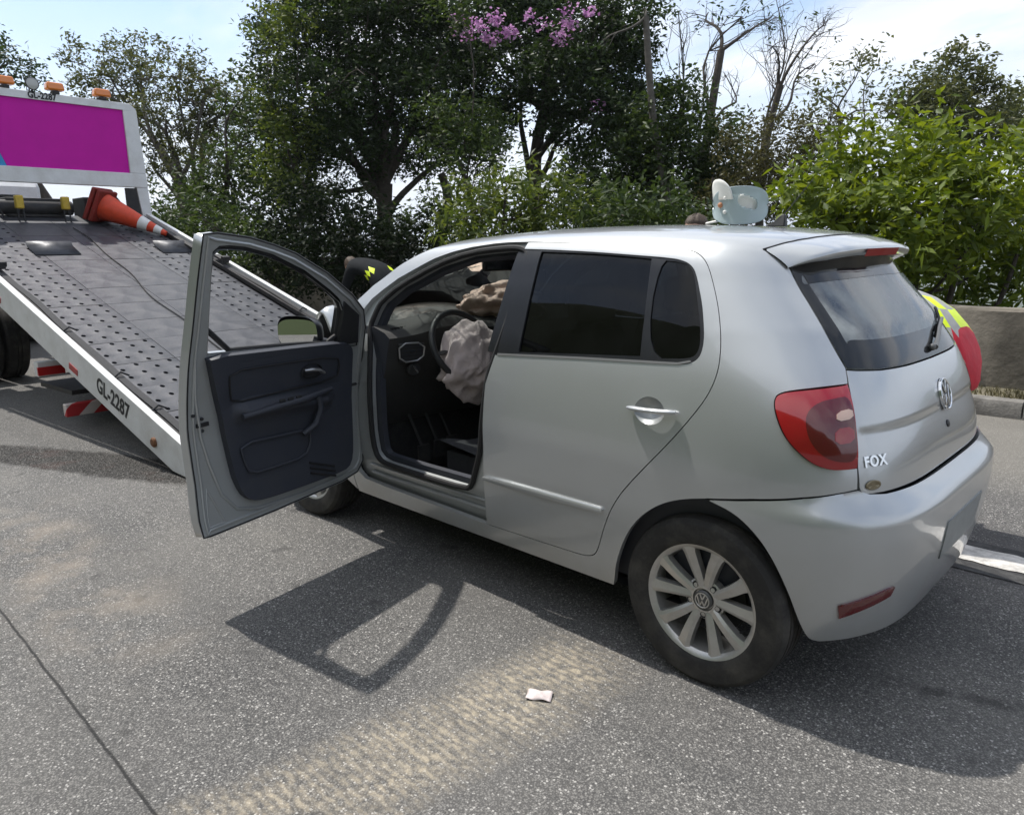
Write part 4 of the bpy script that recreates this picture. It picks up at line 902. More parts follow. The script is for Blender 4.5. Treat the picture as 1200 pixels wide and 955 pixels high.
# engine-bay and cabin bulkheads
g = MB(); g.box((2.62, 0, .55), (.9, 1.30, .62)); g.build('engine_block', BLACK_PL, car, bevel=.05)
edge = [tuple(P(c, v)) for c, v in densify(ws_edge[4:], .03)[:-10]]
el = np.array([P(c, v) for c, v in ws_edge[4:]]); tt = np.linspace(0, 1, len(el))
def wsF(u, v, off=0):
    e = np.array([np.interp(v, tt, el[:, k]) for k in range(3)]); y = e[1]*(1-2*u); q = 1-(2*u-1)**2
    bx = (.02+.20*v)*q; bz = (.028*(1-v)+.0*v)*q
    n = np.array([.62, 0, .78])
    return tuple(np.array([e[0]+bx, y, e[2]+bz])+n*off)
g = MB(); g.grid(lambda u, v: wsF(u, v, -.006), 30, 24); wsc = g.build('windscreen', GLASS_CLR, car, ang=0)
CRACK = bpy.data.materials.new('glass_crack'); CRACK.use_nodes = True; t = CRACK.node_tree; t.nodes.clear(); co_ = t.nodes.new('ShaderNodeOutputMaterial'); ca = t.nodes.new('ShaderNodeBsdfTranslucent'); cb = t.nodes.new('ShaderNodeBsdfDiffuse'); cmx = t.nodes.new('ShaderNodeMixShader'); ca.inputs[0].default_value = (.8, .82, .82, 1); cb.inputs[0].default_value = (.75, .77, .77, 1); t.links.new(ca.outputs[0], cmx.inputs[1]); t.links.new(cb.outputs[0], cmx.inputs[2]); t.links.new(cmx.outputs[0], co_.inputs[0])
rc_ = random.Random(5); g = MB()
def crack(p, a, L_, w_, dep=0):
    u, v = p; pts = [wsF(u, v, -.003)]; st = .018
    for i in range(int(L_/st)):
        a += rc_.uniform(-.28, .28); u += st*math.cos(a); v += st*math.sin(a)*1.3
        if not (.02 < u < .98 and .02 < v < .98): break
        pts.append(wsF(u, v, -.003))
        if dep < 2 and rc_.random() < .22: crack((u, v), a+rc_.choice((-1, 1))*rc_.uniform(.4, 1.1), L_*.4, w_*.7, dep+1)
    if len(pts) > 1: g.tube(pts, [w_*(1-.6*i/len(pts)) for i in range(len(pts))], 4, cap=False)
for k in range(13): crack((.45+rc_.uniform(-.04, .04), .45+rc_.uniform(-.05, .05)), k*2*math.pi/13+rc_.uniform(-.2, .2), rc_.uniform(.3, .6), .0036)
for k in range(6): crack((.05+.02*k, .86-.02*k), rc_.uniform(-.3, .0), .75, .0032)
for k in range(5): crack((.3+.1*k, .72), math.pi*rc_.uniform(-.1, .1), .45, .0030)
for k in range(7):
    u0, v0 = .03+.012*k, .90-.045*k; u1, v1 = .70+.02*k, .42-.035*k+.02*rc_.random(); pts = []
    for i in range(40):
        q = i/39; pts.append(wsF(u0+(u1-u0)*q, v0+(v1-v0)*q-.10*math.sin(math.pi*q)+rc_.uniform(-.006, .006), -.003))
    g.tube(pts, [.0052*(.5+.5*math.sin(math.pi*i/39))*rc_.uniform(.5, 1.2) for i in range(40)], 4, cap=False)
g.build('crack', CRACK, wsc)
g = MB(); g.grid(lambda u, v: wsF(u, .93+.07*v, -.004), 30, 2); g.grid(lambda u, v: wsF(u, .0+.035*v, -.004), 30, 2); g.build('windscreen_border', BLACK_GL, wsc)
g = MB(); g.grid(lambda u, v: (2.20+.10*v, (u*2-1)*.66, 1.03-.02*v-.06*(u*2-1)**2), 20, 2); g.build('cowl', BLACK_PL, car)

# ---- cabin
g = MB()
g.box((1.0, 0, .245), (2.3, 1.36, .03)); g.box((1.98, 0, .62), (.06, 1.36, .76)); g.box((-.28, 0, .6), (.04, 1.2, .5)); g.build('cabin_floor', CARPET, car)
for s in (1, -1):
    g = MB(); g.grid(lambda u, v: tuple((P(.25-1.0+1.5*u, .26+.78*v, off=-.075))*[1, s, 1]), 24, 10)
    if s == -1: g.grid(lambda u, v: tuple((P(-1.62+.92*u, .30+.74*v, off=-.07))*[1, s, 1]), 20, 10)
    g.build('side_trim', TRIM_DARK, car)
def liner(u, v):
    c = -1.16+1.95*u; q = P(c, 1.52+.56*(1-abs(2*v-1)), off=0); return (q[0], q[1]*(1 if v < .5 else -1)*.96, q[2]-.035)
g = MB(); g.grid(liner, 30, 16); g.build('headlining', mat('headliner', (.16, .155, .145), rough=.95, bump=.1, bscale=400), car)
def dash(u, v):
    y = (1-2*u)*.745; e = 1-abs(2*u-1)**6
    hood = .05*math.exp(-((y-.37)/.17)**2)
    prof = [(2.14, 1.06), (2.0, 1.105), (1.84, 1.10+hood), (1.755+.0, 1.075+hood*1.1), (1.715, 1.05+hood*.6), (1.735, .99), (1.76, .90), (1.80, .82), (1.86, .70), (1.93, .58)]
    s_ = v*(len(prof)-1); i = min(int(s_), len(prof)-2); t = s_-i
    x = prof[i][0]*(1-t)+prof[i+1][0]*t; z = prof[i][1]*(1-t)+prof[i+1][1]*t
    if v > .5: x -= .05*math.exp(-((y)/.14)**2)
    return (x, y, z)
g = MB(); g.grid(dash, 46, 27); db = g.build('dashboard', TRIM_MID, car, ang=50)
for s in (1, -1):
    ends = [dash(0 if s == 1 else 1, k/27) for k in range(28)]; g = MB(); g.add([(q[0], q[1]+s*.001, q[2]) for q in ends]+[(2.14, s*.746, .58)], [tuple(range(29))]); g.build('dash_end', TRIM_DARK, db)
# end vent with bezel and slats, demister slots, lamp switch
vm = frame((1.705, .625, .975), (-.25, -.966, 0), (-.14, .036, .989), (-.957, .25, .145))
g = MB(); fr_ = [(-.062, -.05), (.060, -.044), (.068, .042), (-.070, .048)]
g.prism(fr_, -.03, .004, M=vm); vent = g.build('air_vent', BLACK_PL, db, bevel=.006)
g = MB(); ov = [Vector((p[0], p[1], .005)) for p in chaikin(fr_, 1)]; g.tube([vm @ p for p in ov], .0045, 6, closed=True); g.build('vent_bezel', mat('satin_silver', (.34, .34, .34), rough=.35, metal=.6), vent)
for k in range(4):
    g = MB(); g.box((0, -.028+.019*k, .002), (.105, .004, .012), M=vm); g.build('slat', TRIM_DARK, vent)
g = MB(); g.box((0, .002, .008), (.022, .006, .012), M=vm); g.build('vent_tab', CHROME, vent)
for k in range(6):
    g = MB(); g.box((0, 0, 0), (.012, .010, .012), M=T(1.775+.012*k*.3, .685-.022*k, 1.088)); g.build('demister_slot', RUBBER, db)
km_ = frame((1.728, .60, .885), (-.2, -.98, 0), (-.14, .03, .989), (-.97, .2, .14))
g = MB(); g.lathe([(.034, -.01), (.034, .006), (.03, .010), (0, .010)], 24, M=km_, cap=False); kn = g.build('lamp_switch', BLACK_PL, db)
g = MB(); g.box((0, 0, .016), (.009, .05, .014), M=km_ @ rotm(.6, 'Z')); g.build('switch_grip', CHROME, kn)
# steering wheel and column
swn = Vector((-.90, 0, .43)).normalized(); swu = Vector((.43, 0, .90)).normalized(); swm = frame((1.62, .37, .985), (0, -1, 0), swu, swn)
g = MB(); rr = .183; g.tube([swm @ Vector((rr*math.cos(a), rr*math.sin(a), 0)) for a in np.linspace(0, 2*math.pi, 41)[:-1]], .0155, 10, closed=True)
for a in (R(-8), R(188), R(-90)):
    g.tube([swm @ Vector((.05*math.cos(a), .05*math.sin(a), -.02)), swm @ Vector((rr*math.cos(a), rr*math.sin(a), 0))], [.026, .018], 8, flat=.5)
g.lathe([(.075, -.04), (.085, -.01), (.07, .012), (0, .016)], 24, M=swm, cap=False)
g.tube([swm @ Vector((0, 0, -.02)), (1.86, .37, .86)], [.05, .06], 12)
sw = g.build('steering_wheel', BLACK_PL, car, ang=50)
# airbags: limp, creased cloth bags
def bag(name, ctr, rx, ry, rz, seed, material, parent, M, sag=.3, n=64, m=44):
    r_ = np.random.default_rng(seed); dirs = r_.normal(size=(26, 3)); fr = r_.uniform(4, 15, 26); ph = r_.uniform(0, 6.3, 26)
    b = MB()
    def fn(u, v):
        a = 2*math.pi*u; t = math.pi*v
        d = np.array([math.sin(t)*math.cos(a), math.sin(t)*math.sin(a), math.cos(t)])
        w1 = sum(abs(math.sin(fr[k]*.5*np.dot(dirs[k], d)+ph[k])) for k in range(26))/26
        w2 = sum(math.sin(fr[k]*np.dot(dirs[k], d)*.45+ph[k]) for k in range(8))/8
        fold = abs(math.sin(7*a+4*d[2]+2*w2))*.05*math.sin(t)
        s_ = .80+.42*(w1-.6)*1.7+.18*w2-fold
        q = d*np.array([rx, ry, rz])*s_
        q[1] -= sag*ry*max(0, 1-abs(d[1]))*.6
        return tuple(M @ (Vector(ctr)+Vector(q)))
    b.grid(fn, n, m); return b.build(name, material, parent, ang=70)
BAG1 = mat('airbag_cloth', (.50, .425, .42), rough=.85, var=.12, vscale=14, bump=.35, bscale=90, sheen=.2)
BAG2 = mat('airbag_cloth_peach', (.76, .58, .49), rough=.85, var=.1, vscale=14, bump=.25, bscale=60)
bagM = frame((1.565, .345, .925), (-.35, -.93, 0), (.1, 0, .99), (-.93, .35, .1))
bag('driver_airbag', (0, -.01, 0), .235, .235, .15, 4, BAG1, sw, bagM, sag=.25)
pgM = frame((1.90, -.20, 1.145), (0, -1, 0), (.1, 0, .99), (-.99, 0, .1))
bag('passenger_airbag', (0, 0, 0), .34, .16, .22, 9, BAG2, db, pgM, sag=.1)
# seats
for s in (1, -1):
    g = MB(); yc = s*.36
    def cush(u, v):
        y = (u*2-1); x = (v*2-1); return (1.30+.26*x, yc+.255*y, .52+.035*abs(y)**2.5*1.6+.03*x-.10*max(abs(x), abs(y)*.9)**8)
    g.grid(cush, 18, 18); g.box((1.28, yc, .42), (.48, .44, .16))
    st = g.build('front_seat', FABRIC, car, ang=60)
    g = MB()
    def back(u, v):
        y = (u*2-1); h = v; return (1.03-.20*h+.05*abs(y)**2.5+.05*max(abs(y), abs(2*h-1))**10-.02, yc+(.25-.04*h)*y, .50+.62*h)
    g.grid(back, 16, 18); g.grid(lambda u, v: (back(u, v)[0]-.11, back(u, v)[1], back(u, v)[2]), 16, 18); g.build('seat_back', FABRIC, st, ang=60)
    g = MB(); g.box((.80, yc, 1.23), (.09, .26, .17)); g.build('headrest', FABRIC, st, bevel=.04, seg=4)
g = MB(); g.box((.28, 0, .48), (.46, 1.22, .20)); bs = g.build('rear_seat', FABRIC, car, bevel=.05, seg=3); g = MB(); g.box((0, 0, 0), (.14, 1.2, .58), M=T(.02, 0, .82) @ rotm(-.25, 'Y')); g.build('seat_back', FABRIC, bs, bevel=.05, seg=3)
g = MB(); g.box((1.25, 0, .42), (.9, .18, .2)); cs = g.build('centre_console', TRIM_DARK, car, bevel=.03); g = MB(); g.tube([(1.45, 0, .5), (1.43, 0, .66)], [.012, .010], 8); g.ball((1.43, 0, .68), .026); g.build('gear_lever', BLACK_PL, cs)
for k, (x, y) in enumerate(((1.80, .50), (1.82, .38), (1.84, .27))):
    g = MB(); g.box((x, y, .42), (.02, .07, .09), M=None); g.tube([(x+.01, y, .45), (x+.12, y, .62)], .008, 6); g.build('pedal', DARK_STEEL, car)
g = MB(); g.box((0, 0, 0), (.03, .24, .065)); mirr = g.build('rear_view_mirror', BLACK_PL, car, bevel=.012, seg=3, M=T(1.70, .0, 1.375) @ rotm(-.15, 'Z'))
g = MB(); g.box((-.017, 0, 0), (.002, .215, .048)); g.build('mirror_glass', CHROME, mirr, M=T(1.70, .0, 1.375) @ rotm(-.15, 'Z'))
g = MB(); g.tube([(1.71, 0, 1.38), (1.66, 0, 1.46)], .012, 8); g.build('mirror_stalk', BLACK_PL, mirr)

# ---- open driver door
MD = T(1.955, .80, 0) @ rotm(-R(79.6), 'Z') @ T(-1.955, -.80, 0)
DF = lambda off=0: (lambda c, v: PD(c, v, off=off))
d_out = [(-.738, 1.535), (-.80, 1.543), (-0.948, 1.526), (-1.07, 1.497), (-1.184, 1.462), (-1.379, 1.373), (-1.55, 1.268), (-1.640, 1.190), (-1.672, 1.10), (-1.676, 0.985), (-1.672, 0.7), (-1.671, 0.506), (-1.655, .42), (-1.607, 0.372), (-1.50, .352), (-1.1, .330), (-.76, .320), (-0.722, 0.325), (-.716, .40), (-.724, 0.545), (-0.716, 0.788), (-0.720, 1.021), (-0.728, 1.216), (-.733, 1.40)]
d_win = [(-.79, 1.470), (-.815, 1.490), (-.86, 1.492), (-0.93, 1.486), (-1.064, 1.456), (-1.242, 1.386), (-1.403, 1.294), (-1.475, 1.245), (-1.50, 1.20), (-1.50, 1.037), (-1.258, 1.062), (-0.804, 1.082)]
fdoor = put('driver_door', [panel_data(d_out, [d_win], DF(), step=.035, rim=.05)], SILVER, car, M=MD)
put('door_inner_panel', [panel_data(inset(d_out, .001), [inset(d_win, -.001)], DF(-.05), step=.035, rim=0, flip=True)], SILVER_SHADED, fdoor, M=MD)
def dput(name, datas, material): return put(name, datas, material, fdoor, M=MD)
d_trim = [(-0.79, 1.066), (-1.128, 1.056), (-1.30, 1.050), (-1.515, 1.041), (-1.560, 1.020), (-1.575, .97), (-1.578, 0.7), (-1.570, 0.52), (-1.545, .44), (-1.49, 0.414), (-1.25, .410), (-1.02, 0.410), (-.955, .425), (-0.915, 0.47), (-0.893, 0.56), (-.872, .70), (-0.852, 0.84), (-0.805, 1.02)]
def TRF(c, v):
    # moulded relief: upper pad recess, armrest swell, pocket hollow
    pad = 1/(1+np.exp(-(np.minimum(np.minimum(c+1.50, -.87-c)*60, np.minimum(v-.865, 1.005-v)*90))))
    arm = np.exp(-((v-.80-.06*(c+1.2))/.032)**2)*np.clip((-.90-c)/.06, 0, 1)*np.clip((c+1.46)/.06, 0, 1)
    pocket = 1/(1+np.exp(-(np.minimum(np.minimum(c+1.33, -.94-c)*70, np.minimum(v-.548, .672-v)*90))))
    return PD(c, v, off=-.085+.012*pad-.040*arm+.03*pocket)
def flipd(d): return d
trim = dput('door_trim', [panel_data(chaikin(d_trim, 1), [], TRF, step=.014, rim=0, flip=True), panel_data(chaikin(d_trim, 1), [], TRF, step=.2, rim=-.035, flip=True)], TRIM_DARK)
# belt strip, window seal, sail, frame ridges
def dtube(name, cvs, off, r, material, closed=False, n=8):
    b = MB(); b.tube([tuple(PD(c, v, off=off)) for c, v in cvs], r, n, closed=closed); return b.build(name, material, fdoor, M=MD)
dtube('window_seal', densify(chaikin(d_win, 1), .03), -.03, .012, RUBBER, True)
dtube('outer_seal', densify(inset(d_out, .006), .03), -.050, .0032, RUBBER, True)
dtube('frame_ridge', densify(inset(d_out, .030), .03), -.050, .007, SILVER_SHADED, True)
rg = [(-.765, .37), (-.83, .40), (-.93, .395)]
dtube('panel_ridge', [(-.752, 1.05), (-.757, .9), (-.775, .74), (-.80, .62), (-.84, .48), (-.90, .40), (-1.0, .372), (-1.3, .366), (-1.5, .375)], -.050, .008, SILVER_SHADED)
dtube('panel_ridge', [(-.775, .52), (-.835, .365), (-.76, .360), (-.762, .42), (-.775, .52)], -.049, .005, SILVER_SHADED)
sail = [(-1.495, 1.235), (-1.60, 1.165), (-1.62, 1.03), (-1.495, 1.03)]
dput('mirror_sail', [panel_data(sail, [], DF(-.062), step=.05, rim=-.012, flip=True), panel_data(sail, [], DF(.004), step=.05, rim=.06)], BLACK_PL)
for c, v, w_, h_ in ((-.745, .835, .010, .010), (-.783, .815, .010, .010), (-.783, .765, .010, .010)):
    g = MB(); g.lathe([(.008, 0), (.007, .004), (0, .005)], 12, M=frame(tuple(PD(c, v, off=-.0535)), (1, 0, 0), (0, 0, 1), (0, -1, 0)), cap=False)
    g.build('door_bolt', BLACK_PL, fdoor, M=MD)
g = MB(); g.box((0, 0, 0), (.055, .012, .016), M=T(*PD(-.785, .790, off=-.052))); g.build('door_latch', RUBBER, fdoor, M=MD)
# interior pull lever in its cup, grab handle, speaker slots
lm = frame(tuple(PD(-1.32, .935, off=-.088)), (1, 0, 0), (0, 0, 1), (0, -1, 0))
g = MB(); g.lathe([(.062, .0), (.058, .004), (.05, -.012), (0, -.016)], 28, M=lm, cap=False); g.v = [(q[0], q[1], .935+(q[2]-.935)*.55) for q in g.v]; g.build('lever_cup', RUBBER, fdoor, M=MD)
g = MB(); g.tube([lm @ Vector(q) for q in ((-.048, .010, .008), (-.02, .012, .022), (.02, .004, .026), (.045, -.010, .018), (.055, -.014, .016))], [.010, .012, .011, .012, .010], 10, flat=.7); g.build('pull_lever', mat('satin_lever', (.42, .42, .42), rough=.3, metal=.8), fdoor, M=MD)
g = MB(); g.tube([tuple(PD(c, v, off=o_)) for c, v, o_ in ((-.93, .800, -.115), (-1.1, .815, -.128), (-1.25, .822, -.128), (-1.42, .838, -.11))], [.016, .020, .022, .014], 10, flat=.8); g.build('armrest', TRIM_DARK, fdoor, M=MD, ang=60)
g = MB(); g.tube([tuple(PD(c, v, off=o_)) for c, v, o_ in ((-1.25, .655, -.105), (-1.315, .69, -.12), (-1.345, .76, -.125), (-1.33, .82, -.125))], [.012, .016, .016, .014], 10); g.build('grab_handle', TRIM_DARK, fdoor, M=MD, ang=60)
for k in range(3):
    g = MB(); g.tube([tuple(PD(-1.285-.05*t, .508-.024*k-.018*t, off=-.088)) for t in np.linspace(0, 2.9, 5)], .0055, 6); g.build('speaker_slot', RUBBER, fdoor, M=MD)
g = MB(); g.tube([tuple(PD(c, v, off=-.092)) for c, v in densify(chaikin([(-.925, .68), (-1.15, .672), (-1.30, .665), (-1.30, .60), (-1.26, .545), (-1.1, .54), (-.965, .54), (-.94, .60)], 1), .03)], .006, 6, closed=True); g.build('pocket_lip', TRIM_DARK, fdoor, M=MD)
g = MB(); g.tube([tuple(PD(c, v, off=-.088)) for c, v in densify(chaikin([(-.885, .995), (-1.10, .995), (-1.47, .985), (-1.49, .93), (-1.47, .875), (-1.1, .868), (-.90, .86), (-.89, .92)], 1), .03)], .004, 6, closed=True); g.build('pad_seam', RUBBER, fdoor, M=MD)
for k in range(3):
    g = MB(); g.box((0, 0, 0), (.03, .008, .014), M=T(*PD(-1.12-.045*k, .838, off=-.134))); g.build('window_switch', BLACK_PL, fdoor, M=MD, bevel=.002)
# wing mirror, carried outside the sail; the glass looks back along the car
mc = Vector(tuple(PD(-1.40, 1.085, off=.14)))
g = MB()
def shellm(u, v):
    a = 2*math.pi*u; t = v; k = (1-t**2.6)**.5 if t < 1 else 0
    ex = lambda q: math.copysign(abs(q)**.62, q)
    return (mc.x+.012+.095*t, mc.y+.138*ex(math.cos(a))*(.999*k+.001), mc.z+.082*ex(math.sin(a))*(.999*k+.001))
g.grid(shellm, 40, 10); g.tube([(mc.x+.04, mc.y-.08, mc.z-.03), (mc.x+.10, mc.y-.15, mc.z-.055)], [.035, .03], 10, flat=.7); wm = g.build('wing_mirror', BLACK_GL, fdoor, M=MD, ang=60)
g = MB(); ring = [(mc.x+.020, mc.y+.120*math.copysign(abs(math.cos(a))**.62, math.cos(a)), mc.z+.066*math.copysign(abs(math.sin(a))**.62, math.sin(a))) for a in np.linspace(0, 2*math.pi, 49)[:-1]]
g.add(ring, [tuple(range(48))]); 
mgm = mat('mirror_silver', (.85, .86, .86), rough=.01, metal=1)
# tilt the glass slightly outward
cm = T(*mc) @ rotm(R(10), 'Z') @ T(*(-mc)); g.v = [tuple(cm @ Vector(q)) for q in g.v]
me = g.mesh('mirror_glass', mgm); obj('mirror_glass', me, fdoor, M=MD)
g = MB()
for z in (.62, 1.0):
    g.box((1.945, .775, z), (.05, .06, .07)); g.tube([(1.955, .80, z-.045), (1.955, .80, z+.045)], .011, 10)
g.build('door_hinge', SILVER_SHADED, car)
g = MB(); g.tube([(1.93, .79, .82), (1.90, .90, .82)], .008, 6); g.build('check_strap', DARK_STEEL, car)

# ---- wheels
def wheel(cx, side, steer, name='wheel'):
    M = T(cx, side*.712, .2975) @ rotm(steer, 'Z') @ frame((0, 0, 0), (1, 0, 0), (0, 0, -side) if False else (0, 0, 1), (0, side, 0)) if False else T(cx, side*.712, .2975) @ rotm(steer, 'Z') @ Matrix(((side, 0, 0, 0), (0, 0, side, 0), (0, 1, 0, 0), (0, 0, 0, 1)))
    b = MB(); ro = .2975
    prof = [(.198, -.085), (.215, -.094), (.25, -.099), (.275, -.096), (.290, -.083), (.2955, -.066)]
    grooves = (-.045, -.015, .015, .045)
    tr = []
    for gz in grooves: tr += [(ro, gz-.0055), (ro-.007, gz-.004), (ro-.007, gz+.004), (ro, gz+.0055)]
    prof += tr+[(.2955, .066), (.290, .083), (.275, .096), (.262, .0985), (.258, .0975), (.25, .099), (.225, .0975), (.213, .094), (.203, .088), (.198, .080)]
    b.lathe(prof, 72, cap=False); root = thing_part(name, M)
    b.build('tyre', TYRE, root, M=M, ang=28)
    b = MB(); b.lathe([(.196, -.085), (.19, -.08), (.178, -.06), (.175, .03), (.182, .07), (.193, .082), (.206, .0865), (.2085, .084), (.2085, .078), (.200, .076)], 72, cap=False)
    # ten spokes in five pairs
    for k in range(5):
        for sgn in (1, -1):
            a0 = 2*math.pi*k/5+math.pi/2+R(36)*0; ai = a0+sgn*R(13); ao = a0+sgn*R(17.5)
            n = 6; ring_ = []
            for i in range(n+1):
                t = i/n; r_ = .046+(.193-.046)*t; a = ai+(ao-ai)*t; w_ = (.0150+.0085*t)*(1 if t < .95 else 1.25); h = .058+.020*math.sin(min(1, t*1.05)*math.pi/2)
                ux, uy = math.cos(a), math.sin(a); tx, ty = -uy, ux
                ring_.append([(r_*ux-tx*w_, r_*uy-ty*w_, h-.030), (r_*ux-tx*w_*.95, r_*uy-ty*w_*.95, h-.004), (r_*ux-tx*w_*.35*sgn*-1, r_*uy-ty*w_*.35*sgn*-1, h+.002), (r_*ux+tx*w_*.95, r_*uy+ty*w_*.95, h-.004), (r_*ux+tx*w_, r_*uy+ty*w_, h-.030)])
            vs = [q for rr_ in ring_ for q in rr_]; fs = [(i*5+j, i*5+(j+1) % 5, (i+1)*5+(j+1) % 5, (i+1)*5+j) for i in range(n) for j in range(5)]+[tuple(range(5)), tuple(n*5+j for j in range(5))]
            b.add(vs, fs)
    b.lathe([(.075, .02), (.073, .048), (.060, .056), (.040, .058), (.036, .050), (0, .050)], 40, cap=False)
    b.build('rim', ALLOY, root, M=M, ang=30)
    b = MB(); b.lathe([(.0335, .05), (.0335, .060), (.030, .063), (0, .064)], 32, cap=False); b.build('hub_cap', mat('hub_grey', (.10, .10, .10), rough=.4, metal=.3) if 'hub_grey' not in bpy.data.materials else bpy.data.materials['hub_grey'], root, M=M)
    emblem(.027, .004).build('emblem', ALLOY, root, M=M @ T(0, 0, .0635))
    for k in range(5):
        a = 2*math.pi*(k+.5)/5+math.pi/2; b = MB(); b.lathe([(.0125, .045), (.0125, .054), (.010, .058), (.006, .055), (0, .054)], 12, M=T(.0555*math.cos(a), .0555*math.sin(a), 0), cap=False); b.build('wheel_bolt', RUBBER, root, M=M)
    b = MB(); b.lathe([(.13, -.03), (.13, .01), (.125, .012), (.06, .012), (.06, .03), (0, .03)], 40, cap=False); b.build('brake_drum', DARK_STEEL, root, M=M)
    b = MB(); b.tube([(.165, .0, .06), (.160, .0, .085)], .0035, 6, M=rotm(R(200), 'Z')); b.build('valve', RUBBER, root, M=M)
    return root
def thing_part(name, M):
    o = bpy.data.objects.new(name, None); COL.objects.link(o); o.parent = car; o.matrix_parent_inverse = world_of(car).inverted(); o.matrix_basis = M; o.empty_display_size = .1; return o
for cx, st in ((0, 0), (2.465, R(4))):
    for s in (1, -1): wheel(cx, s, st)
for cx in (0, 2.465):
    for s in (1, -1):
        g = MB(); g.grid(lambda u, v: (cx+.372*math.cos(math.pi*(1.0-1.0*u)), s*(.70-.24*v), .295+.372*math.sin(math.pi*(1.0-1.0*u))), 28, 4)
        g.add([(cx+.38*math.cos(a), s*.50, .295+.37*math.sin(a)) for a in np.linspace(0, math.pi, 20)], [tuple(range(20))])
        g.build('wheel_liner', RUBBER, car)
g = MB(); g.tube([(0, -.7, .30), (0, .7, .30)], .04, 10); g.tube([(-.42, -.4, .28), (-.50, -.4, .27)], .03, 12); g.build('rear_axle', DARK_STEEL, car)
# ------------------------------------------------------------ neck brace on the roof
COLLAR = mat('collar_foam', (.60, .64, .62), rough=.5, var=.06, vscale=30); COLLAR_C = mat('collar_plastic', (.50, .60, .62), rough=.25, coat=.3, trans=.35, ior=1.3); COLLAR_W = mat('collar_white', (.74, .74, .70), rough=.6)
cx, cy, cz = .365, -.06, 1.5405
collar = thing('neck_brace', 'pale translucent neck brace standing on the car roof', 'neck brace', (cx, cy, cz))
vd = Vector((CAM[0]-cx, CAM[1]-cy, 0)).normalized(); a_f = math.atan2(vd.y, vd.x)
def ring(a, z, r=.085): return (cx+r*math.cos(a)*1.0, cy+r*math.sin(a)*1.0, cz+z)
def sup(t, n=4.0): return (max(0, 1-abs(t)**n))**(1/n)
nu, nv = 96, 24
def wallf(u, v):
    da = -1.35+2.7*u; k = sup(2*u-1, 2.5); mid = .074; h = .074*k
    return ring(a_f+da, mid+(2*v-1)*max(h, .006), .092+.008*(2*v-1)**2+.012*abs(2*u-1)**3)
vs = [wallf(i/nu, j/nv) for j in range(nv+1) for i in range(nu+1)]; F_ = []
for j in range(nv):
    for i in range(nu):
        u, v = (i+.5)/nu, (j+.5)/nv
        if (abs(u-.62)/.16)**3+(abs(v-.58+.5*(u-.62))/.16)**3 < 1: continue
        F_.append((j*(nu+1)+i, j*(nu+1)+i+1, (j+1)*(nu+1)+i+1, (j+1)*(nu+1)+i))
b = MB(); b.add(vs, F_); b.build('collar_wall', COLLAR_C, collar, ang=60, solid=.006)
b = MB(); b.grid(lambda u, v: ring(a_f-.7+1.9*u, .030+.09*v, .076), 24, 4); b.build('collar_padding', COLLAR_W, collar, solid=.008, ang=60)
def chin(u, v):
    k = sup(2*u-1, 2.0); return ring(a_f-.30-1.45*u, .10+.080*k*v, .098+.012*v)
b = MB(); b.grid(chin, 30, 6); b.build('chin_piece', COLLAR_W, collar, solid=.007, ang=60)
for da, z in ((-.62, .105), (-.62, .050)):
    q = Vector(ring(a_f+da, z, .101)); b = MB(); b.ball(q, .008, n=10, m=6); b.build('collar_stud', COLLAR_W, collar)
q = Vector(ring(a_f-.88, .078, .100)); b = MB(); b.ball(q, .011, n=10, m=6); b.build('collar_button', mat('collar_orange', (.45, .20, .10), rough=.6), collar)
b = MB(); b.tube([ring(a_f-1.0-.9*t, .016-.006*math.sin(3*t), .105+.02*math.sin(3*t)) for t in np.linspace(0, 1, 12)], .012, 8, flat=.4); b.build('collar_strap', COLLAR_W, collar)

# ------------------------------------------------------------ crumpled paper on the road
PAPER = mat('paper', (.62, .54, .52), rough=.8, var=.15, vscale=60)
b = MB()
def pp(u, v):
    x, y = (u-.5)*.085, (v-.5)*.055; a = .55
    return (.34+x*math.cos(a)-y*math.sin(a), 1.221+x*math.sin(a)+y*math.cos(a), .006+.012*math.sin(math.pi*u)*math.sin(math.pi*v)+.003*math.sin(9*u+5*v))
b.grid(pp, 10, 8); lit = b.build('paper_scrap', PAPER, ang=60, solid=.0015); tag(lit, 'small crumpled pinkish paper wrapper lying on the asphalt', 'litter')

# ------------------------------------------------------------ people
def skin_body(name, joints, bones, mats_fn, parent, sub=2):
    """continuous body grown with a Skin modifier; joints: name -> (pos, radius)"""
    names = list(joints); idx = {n: i for i, n in enumerate(names)}
    me = bpy.data.meshes.new(name); me.from_pydata([tuple(joints[n][0]) for n in names], [(idx[a], idx[b]) for a, b in bones], [])
    o = bpy.data.objects.new(name, me); COL.objects.link(o)
    o.modifiers.new('skin', 'SKIN'); m = o.modifiers.new('sub', 'SUBSURF'); m.levels = sub; m.render_levels = sub
    for i, n in enumerate(names):
        r_ = joints[n][1]; me.skin_vertices[0].data[i].radius = r_ if isinstance(r_, tuple) else (r_, r_); me.skin_vertices[0].data[i].use_root = (i == 0)
    dg = bpy.context.evaluated_depsgraph_get(); dg.update(); m2 = bpy.data.meshes.new_from_object(o.evaluated_get(dg)); bpy.data.objects.remove(o); bpy.data.meshes.remove(me)
    m2.name = name; m2.materials.clear(); mm, fn = mats_fn
    for x in mm: m2.materials.append(x)
    for p_ in m2.polygons: p_.material_index = fn(p_.center, p_.normal)
    m2.shade_smooth(); ob = obj(name, m2, parent); return ob
SKIN = mat('skin', (.36, .22, .15), rough=.6); HAIR = mat('brown_hair', (.055, .035, .022), rough=.6, bump=.5, bscale=200, var=.3, vscale=80)
